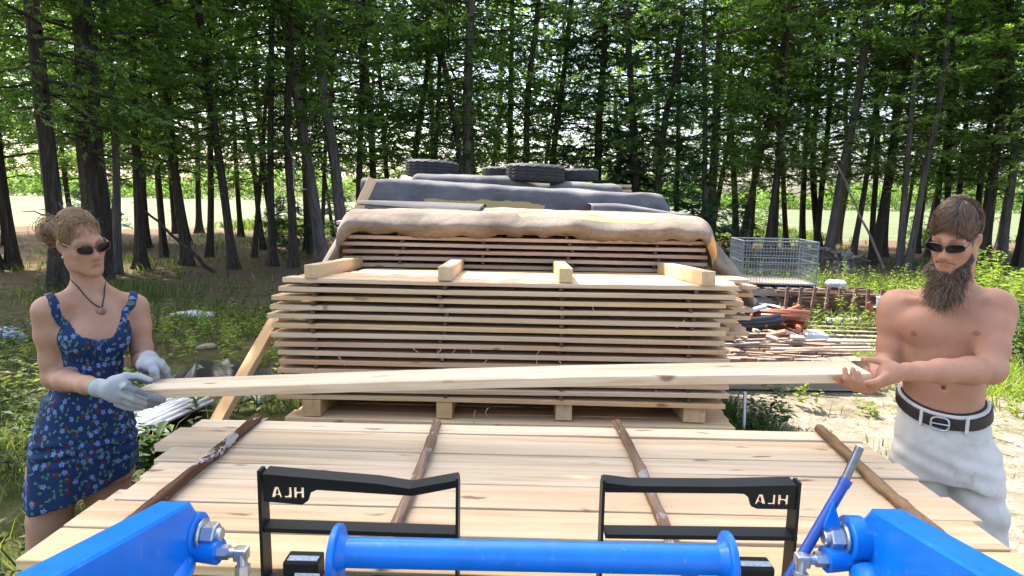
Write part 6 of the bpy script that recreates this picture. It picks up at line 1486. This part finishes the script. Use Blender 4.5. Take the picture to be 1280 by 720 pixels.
# ================================================================== the man
def man():
    Yb = 2.36; P, PY, bw, th = person_frame(1182, 545, Yb); base = np.zeros(3); yaw = rad(-5)
    hc = P(1194, 298, 2.235); Rm = rotm(0, 0, rad(-17))@rotm(rad(18), 0, 0)@rotm(0, rad(3), 0)
    T = [row(P, 1127, 1236, 580, Yb, .105), row(P, 1127, 1234, 548, Yb, .105), row(P, 1128, 1233, 518, Yb, .100), row(P, 1128.5, 1231.5, 492, Yb, .098), row(P, 1126, 1234, 465, Yb, .102), row(P, 1121, 1240, 435, Yb, .112), row(P, 1117, 1247, 408, Yb, .118), row(P, 1124, 1243, 386, Yb, .102), row(P, 1144, 1230, 371, Yb, .078), row(P, 1165, 1216, 360, Yb, .056)]
    shR, elR, wrR = P(1121, 385, 2.34), P(1109, 455, 2.32), PY(1088, 481, 2.20)
    shL, elL, wrL = P(1244, 386, 2.35), P(1239, 463, 2.215), PY(1133, 465, 2.075)
    F = Field((-.60, -.74, -.02), (.32, .32, 1.88), .0045)
    F.loft(T, yaw, .02)
    nb, nt2 = P(1191, 374, 2.36), hc+Rm@np.array([0, .03, -.05])
    F.cone(nb, nt2, .060, .056, .03)
    for sh in (shR, shL):
        sg = 1 if sh is shL else -1
        F.cone(lerp(nb, nt2, .12), sh+[-sg*.03, .01, .028], .040, .034, .045); F.ell(sh+[sg*.0, -.005, -.005], (.062, .062, .075), None, .035)
    F.cone(P(1183, 379, 2.275), P(1133, 374, 2.30), .010, .013, .022); F.cone(P(1196, 379, 2.28), P(1234, 376, 2.31), .010, .013, .022)
    for (px, py, Y) in ((1153, 408, 2.285), (1213, 408, 2.29)): F.ell(P(px, py, Y), (.078, .040, .062), None, .035)
    F.cone(P(1184, 385, 2.235), P(1183, 440, 2.245), .006, .006, .018, 'sub')
    F.cone(P(1181, 452, 2.25), P(1180, 486, 2.255), .005, .004, .02, 'sub'); q = P(1179, 488, 2.25); i0, k0 = int(round((q[0]-F.lo[0])/F.h)), int(round((q[2]-F.lo[2])/F.h)); js = np.nonzero(F.D[i0, :, k0] < 0)[0]; q[1] = F.lo[1]+F.h*js[0]; navel = q; F.ell(q, (.0065, .012, .009), None, .008, 'sub')
    for (px, py) in ((1142, 417), (1221, 417)):
        q = P(px, py, 2.25); i0, k0 = int(round((q[0]-F.lo[0])/F.h)), int(round((q[2]-F.lo[2])/F.h)); js = np.nonzero(F.D[i0, :, k0] < 0)[0]
        if len(js): q[1] = F.lo[1]+F.h*js[0]; F.ell(q, (.010, .005, .010), None, .006)
        if px == 1142: nipR = q.copy()
        else: nipL = q.copy()
    F.chain([shR, lerp(shR, elR, .3), lerp(shR, elR, .65), elR, lerp(elR, wrR, .28), lerp(elR, wrR, .75), wrR], [.053, .052, .046, .042, .042, .032, .028], .02, .04)
    F.chain([shL, lerp(shL, elL, .3), lerp(shL, elL, .65), elL, lerp(elL, wrL, .25), lerp(elL, wrL, .6), lerp(elL, wrL, .85), wrL], [.055, .055, .049, .044, .046, .040, .031, .029], .02, .035)
    # right hand from behind, fingers curled up round the front edge
    F.cone(wrR, PY(1078, 483, 2.15), .028, .024, .012); F.ell(PY(1074, 482, 2.13), (.046, .050, .015), rotm(.1, 0, .25), .012)
    for pts, r0 in (([(1081, 480.5, 2.10), (1078, 481.5, 2.06), (1074.5, 477, 2.035), (1073, 466, 2.040)], .0098), ([(1073, 481, 2.10), (1070, 481.5, 2.055), (1067, 474, 2.034), (1066, 461.5, 2.042)], .0102), ([(1065, 480.5, 2.10), (1061, 480.5, 2.055), (1057.5, 473, 2.034), (1056, 461.5, 2.043)], .0100), ([(1058, 479, 2.11), (1052, 478.5, 2.07), (1047, 474, 2.05), (1044, 470, 2.045)], .0088)):
        F.chain([PY(*p) for p in pts], [r0*1.12, r0*1.05, r0, r0*.86], .0035, .012)
    F.chain([PY(1086, 478, 2.15), PY(1085, 470, 2.22), PY(1082, 458, 2.255), PY(1079, 449, 2.25)], [.015, .013, .0115, .010], .005, .012)
    # left hand: thumb on top, fingers below, palm against the end of the board
    F.cone(wrL, PY(1121, 466, 2.07), .029, .027, .012); F.ell(PY(1112, 467, 2.065), (.040, .020, .036), rotm(0, -.25, 0), .014); F.ell(PY(1106, 473, 2.07), (.034, .022, .020), rotm(0, -.5, 0), .012)
    F.chain([PY(1118, 459, 2.07), PY(1108, 452.5, 2.08), PY(1096, 450.5, 2.095), PY(1083, 449, 2.10)], [.0175, .0145, .012, .0098], .006, .012)
    for pts, r0 in (([(1106, 470, 2.05), (1096, 477, 2.038), (1086, 478.5, 2.045), (1077, 477.5, 2.07)], .0102), ([(1104, 475, 2.06), (1094, 481.5, 2.05), (1084, 483, 2.07), (1075, 482, 2.10)], .0104), ([(1103, 478, 2.075), (1093, 484.5, 2.075), (1084, 485.5, 2.10), (1076, 484, 2.13)], .0100), ([(1104, 479, 2.09), (1096, 485, 2.10), (1088, 486, 2.12), (1081, 485, 2.14)], .0088)):
        F.chain([PY(*p) for p in pts], [r0*1.12, r0*1.06, r0, r0*.86], .0035, .012)
    kR, kL = P(1148, 705, 2.32), P(1224, 712, 2.34); aR, aL = np.array([kR[0]-.01, .02, .09]), np.array([kL[0]+.01, .04, .09])
    for hp, kn, an in ((P(1150, 572, Yb), kR, aR), (P(1213, 572, Yb), kL, aL)):
        F.chain([hp, lerp(hp, kn, .5), kn, lerp(kn, an, .3), an], [.072, .066, .056, .055, .036], .02, .04); F.chain([an+[0, .035, -.045], an+[0, -.06, -.055], an+[0, -.17, -.065]], [.036, .038, .025], .02, .03)
    L, s = head_sdf(F, Rm, hc, True)
    F.cone(hc+Rm@np.array([.05, .01, -.06]), P(1197, 380, 2.285), .011, .008, .02); F.cone(hc+Rm@np.array([-.05, .01, -.06]), P(1184, 380, 2.28), .011, .008, .02)
    def col(V):
        C = np.ones((len(V), 3)); C = head_col(V, Rm, hc, s, (.92, .70, .66), C)
        for q in (nipR, nipL):
            d = np.linalg.norm((V-q)*np.array([1, .6, 1]), axis=1); C[d < .0115] *= np.array([.74, .58, .54])
        for t0 in [PY(*p) for p in ((1073, 465, 2.032), (1066, 461, 2.032), (1056, 461, 2.033))]:
            C[np.linalg.norm((V-t0)*np.array([1.1, .7, .75]), axis=1) < .0062] *= np.array([1.15, 1.12, 1.1])
        arm = np.clip((P(1130, 470, 2.1)[0]-V[:, 0])/.06, 0, 1)[:, None]; C = C*(1-arm*.15)+C*np.array([1, .8, .75])*arm*.15
        C[np.linalg.norm((V-navel)*np.array([1, .5, 1]), axis=1) < .008] *= .6
        fr = np.clip(1-np.abs((V-navel)[:, 2]-.22)/.25, 0, 1)*np.clip(1-np.abs(V[:, 0])/.2, 0, 1); C = C*(1-.10*fr[:, None])+C*np.array([1, .82, .78])*.10*fr[:, None]
        return np.clip(C, 0, 1.3)
    body = mk('person', F, M_SKINM, base, None, 2, col)
    tag(body, 'shirtless bearded man in sunglasses and pale work trousers holding the right board end', 'person')
    # ---- trousers
    zb_ = lambda x, y: P(1180, 504, Yb)[2]+.020*((x-base[0])/.15)**2*1.35+.02*np.clip(y/.1, -1, 1)+.006
    F2 = Field((-.30, -.30, .02), (.32, .28, 1.16), .005)
    W = [row(P, 1118, 1244, 592, Yb, .125), row(P, 1117, 1245, 570, Yb, .125), row(P, 1118, 1243, 548, Yb, .121), row(P, 1121, 1240, 528, Yb, .114), row(P, 1123.5, 1237.5, 508, Yb, .108), row(P, 1124, 1236.5, 490, Yb, .108)]
    F2.loft(W, yaw, .02)
    F2.chain([P(1149, 578, Yb), P(1147, 640, 2.34), kR+[0, 0, .02], lerp(kR, aR, .5), aR+[0, .0, .0]], [.097, .092, .085, .080, .076], .02, .03)
    F2.chain([P(1214, 578, Yb), P(1221, 640, 2.35), kL+[.004, 0, .02], lerp(kL, aL, .5), aL], [.097, .093, .086, .080, .076], .02, .03)
    def folds(x, y, z):
        a = x-base[0]; c = z-P(1180, 601, Yb)[2]
        f = .0030*np.sin((z*1.0+np.abs(a-.01)*.75)*72+np.sin(a*20)*1.2)*np.exp(-((c+.02)/.10)**2)*np.clip(np.abs(a)*12, 0, 1)
        f += .0022*np.sin((z-a*.6)*48+y*9+np.sin(a*25))*np.exp(-((z-.66)/.22)**2)+.0018*np.sin((z+a*.9)*38+y*20)*np.exp(-((z-.5)/.3)**2)+.0025*np.sin(z*95+a*30)*np.exp(-((c-.10)/.06)**2)
        f += .004*np.exp(-((a+.004)/.0035)**2)*((y < 0) & (z > .9) & (c > .0))                       # fly
        for sg in (-1, 1):
            dd = (np.abs(a)*1.0-(.165-(P(1180, 513, Yb)[2]-z)*-.0-.62*(z-.96))); f += .0045*np.exp(-(dd/.004)**2)*((y < -.02) & (z > .93) & (z < 1.04) & (a*sg > 0))
        return f.astype(np.float32)
    F2.disp(folds); F2.cutf(lambda x, y, z: np.maximum(z-zb_(x, y), .035-z).astype(np.float32))
    m, n, l, b = mat('pale_work_cotton'); tc = n.new('ShaderNodeTexCoord'); v = tc.outputs['Object']; a = noise(n, l, v, 7, 6, .65); f = noise(n, l, v, 240, 2, .6); cr = ramp(n, [(.3, (.40, .37, .33)), (.5, (.53, .50, .455)), (.7, (.59, .565, .525))]); l.new(a.outputs[0], cr.inputs[0])
    st_ = noise(n, l, mapping(n, l, v, (5, 5, 3)), 1.4, 6, .7); c = mixc(n, l, math1(n, l, 'MULTIPLY', smap(n, l, st_.outputs[0], .58, .72), .45), cr.outputs[0], (.22, .175, .125)); l.new(c, b.inputs['Base Color']); b.inputs['Roughness'].default_value = .85; b.inputs['Specular IOR Level'].default_value = .2; bump(n, l, b, f.outputs[0], .2, .002)
    tr = mk('trousers', F2, m, base, body, 1)
    def ringband(name, z0, z1, infl, m_, parent, extra=None):
        Fx = Field((-.26, -.22, .86), (.28, .22, 1.20), .0035); Fx.inf = infl; Fx.loft(W, yaw, .02)
        Fx.cutf(lambda x, y, z: np.maximum(z-zb_(x, y)-z1, zb_(x, y)+z0-z).astype(np.float32))
        if extra: Fx.cutf(extra)
        return mk(name, Fx, m_, base, parent, 1)
    ringband('waistband_edge', -.012, .001, .004, m, tr)
    M_BELT = simple('brown_leather', (.022, .013, .011), .55, 0, .3, 40, 0, .2, .4)
    belt = ringband('belt', -.052, -.012, .0085, M_BELT, body)
    M_BLK = simple('black_underwear', (.012, .012, .014), .8); ringband('underwear_band', -.02, .008, -.004, M_BLK, body)
    for px in (1151, 1211):
        q = P(px, 520, 2.24)[0]; ringband('belt_loop', -.064, -.002, .013, m, tr, lambda x, y, z, q=q: np.maximum(np.abs(x-q)-.0058, y).astype(np.float32))
    bc = P(1176, 518, 2.24); bz = zb_(bc[0], -.11)-.032; Fq = F2
    mb = MB(); t = np.arange(29)/28*2*PI; e = 3.0
    xx = .028*np.sign(np.cos(t))*np.abs(np.cos(t))**(2/e); zz = .024*np.sign(np.sin(t))*np.abs(np.sin(t))**(2/e); yfr = -.118-.008
    mb.tube(np.stack([bc[0]+xx, np.full(29, yfr-.006), bz+zz], 1)-base, .0036, 8, False); mb.tube(np.array([[bc[0]-.026, yfr-.008, bz], [bc[0]+.03, yfr-.009, bz]])-base, .0028, 8)
    mb.build('buckle', M_STEEL, belt, True)
    # ---- boots under the trouser legs
    for an in (aR, aL):
        Fx = Field(an+[-.09, -.28, -.11], an+[.09, .14, .08], .006); Fx.chain([an+[0, .035, -.04], an+[0, -.06, -.045], an+[0, -.18, -.052]], [.050, .052, .040], .02); Fx.cone(an+[0, .01, -.03], an+[0, .01, .04], .055, .055, .03); Fx.cutf(lambda x, y, z: (.004-z).astype(np.float32)); mk('boot', Fx, M_BELT, base, body, 1)
    # ---- hair
    r = np.random.default_rng(14); F5 = Field(hc-.22, hc+.22, .004); E = lambda p, q, k=.015: F5.ell(L(np.array(p)*s), np.array(q)*s, Rm, k)
    E((0, .016, .050), (.080, .103, .087)); E((0, .06, .01), (.075, .060, .073), .02)
    g3 = np.stack(np.meshgrid(*[a.astype(np.float32) for a in F5.ax], indexing='ij'), -1); ql = (g3-hc)@Rm/s; x_, y_, z_ = ql[..., 0], ql[..., 1], ql[..., 2]
    hl_ = np.where(np.abs(x_) < .055, .060+.012*np.sin(x_*40+1), .060-(np.abs(x_)-.055)*3.0); cut1 = np.minimum(hl_-z_, .010-y_); cut2 = np.minimum(-.020-z_, .040-y_)
    F5.D = np.maximum(F5.D, cut1*.7); F5.D = np.maximum(F5.D, cut2*.7); F5.D = np.maximum(F5.D, (-z_-.085)*.8); F5.D += (.0026*np.sin((x_-.02)*150+y_*60+np.sin(z_*50))+.0016*np.sin(z_*190+x_*60)).astype(np.float32)
    hair = mk('hair', F5, M_HCAPM, base, body, 1); paths = []; rs = []
    def hk(p):
        x, y, z = p.T; hl = np.where(np.abs(x) < .05, .066+.010*np.sin(x*38+1)+.004*np.sin(x*190), .066-(np.abs(x)-.05)*3.4); return ((z > hl) & (y < .02)) | ((y >= .0) & (z > -.045+.6*np.clip(.05-y, 0, 1))) | ((np.abs(x) > .066) & (y > -.02) & (y < .03) & (z > .004))
    def hf(p):
        sd = np.tanh((p[:, 0]-.026)*60); return np.stack([sd*1.0, np.where(p[:, 1] < .01, -.75, .35)*np.ones(len(p)), -.35*np.ones(len(p))], 1)
    paths, rs = flow_hair(L, s, base, (0, .014, .052), (.084, .108, .093), 10000, hk, hf, 43, (.035, .07), .0005, .0011, .05, .003)
    strands('hair_strands', paths, rs, M_HAIRM, hair)
    # ---- beard
    F6 = Field(hc+[-.22, -.24, -.30], hc+[.20, .12, .06], .004); E6 = lambda p, q, k=.02: F6.ell(L(np.array(p)*s), np.array(q)*s, Rm, k)
    bt = P(1178, 374, 2.175)        # where the beard ends on the chest
    F6.ell(L(np.array((0, -.062, -.112))*s), (.054, .036, .040), Rm, .02)
    F6.cone(L(np.array((0, -.066, -.12))*s), lerp(L(np.array((0, -.066, -.12))*s), bt, .75), .048, .034, .02)
    F6.cone(L(np.array((-.03, -.05, -.115))*s), P(1163, 364, 2.19), .036, .016, .02); F6.cone(L(np.array((.035, -.05, -.115))*s), P(1192, 366, 2.19), .036, .016, .02)
    for q in (-1, 1):
        F6.cone(L(np.array((q*.074, -.008, .012))*s), L(np.array((q*.062, -.030, -.075))*s), .008, .017, .015); F6.cone(L(np.array((q*.062, -.030, -.075))*s), L(np.array((q*.035, -.07, -.112))*s), .017, .024, .02)
    F6.ell(L(np.array((0, -.112, -.073))*s), np.array((.026, .028, .013))*s, Rm, .010, 'sub')
    g3 = np.stack(np.meshgrid(*[a.astype(np.float32) for a in F6.ax], indexing='ij'), -1)
    F6.D += (.004*np.sin(g3[..., 0]*120+np.sin(g3[..., 2]*60)*1.5)+.003*np.sin(g3[..., 2]*110+g3[..., 0]*70)).astype(np.float32)+.006
    beard = mk('beard', F6, M_BCAP, base, body, 1)
    Vb, _ = F6.surf(1); paths = []; rs = []; cen = L(np.array((0, -.03, -.10))*s)
    for i in range(4600):
        p0 = Vb[r.integers(len(Vb))]; d = p0-cen; d /= np.linalg.norm(d); lo_ = np.clip((hc[2]-.06-p0[2])/.10, .12, 1.0); d = d*.55+np.array([0, -.10, -.75])*lo_+r.normal(0, .28, 3); Lh_ = r.uniform(.012, .050)*lo_; w0 = r.normal(0, 1, 6); t = np.linspace(0, 1, 8)[:, None]
        cur_ = np.stack([np.sin(t[:, 0]*r.uniform(3, 10)+w0[0])-math.sin(w0[0]), np.sin(t[:, 0]*r.uniform(3, 9)+w0[1])-math.sin(w0[1]), np.sin(t[:, 0]*r.uniform(3, 9)+w0[2])-math.sin(w0[2])], 1)*.0042*lo_
        paths.append(p0-d*.004+d*t*Lh_+cur_-base); rs.append(r.uniform(.0004, .0009))
    for i in range(170):     # moustache
        sg = r.choice((-1, 1)); x0 = r.uniform(.002, .028); t = np.linspace(0, 1, 6); paths.append([L(np.array((sg*(x0+.012*q), -.102+.35*x0+.004*q-.004*math.sin(q*3), -.052-.10*x0-.013*q))*s)-base for q in t]); rs.append(.0008)
    strands('beard_strands', paths, rs, M_BEARD, beard)
    glasses(lambda p: L(np.array(p)*s), body, base, M_LENS, M_FRAMEK, .068, .031, .012, -.002, .34, .0014)
    body.location = Vector(bw); body.rotation_euler = (0, 0, th)
    return body
man()
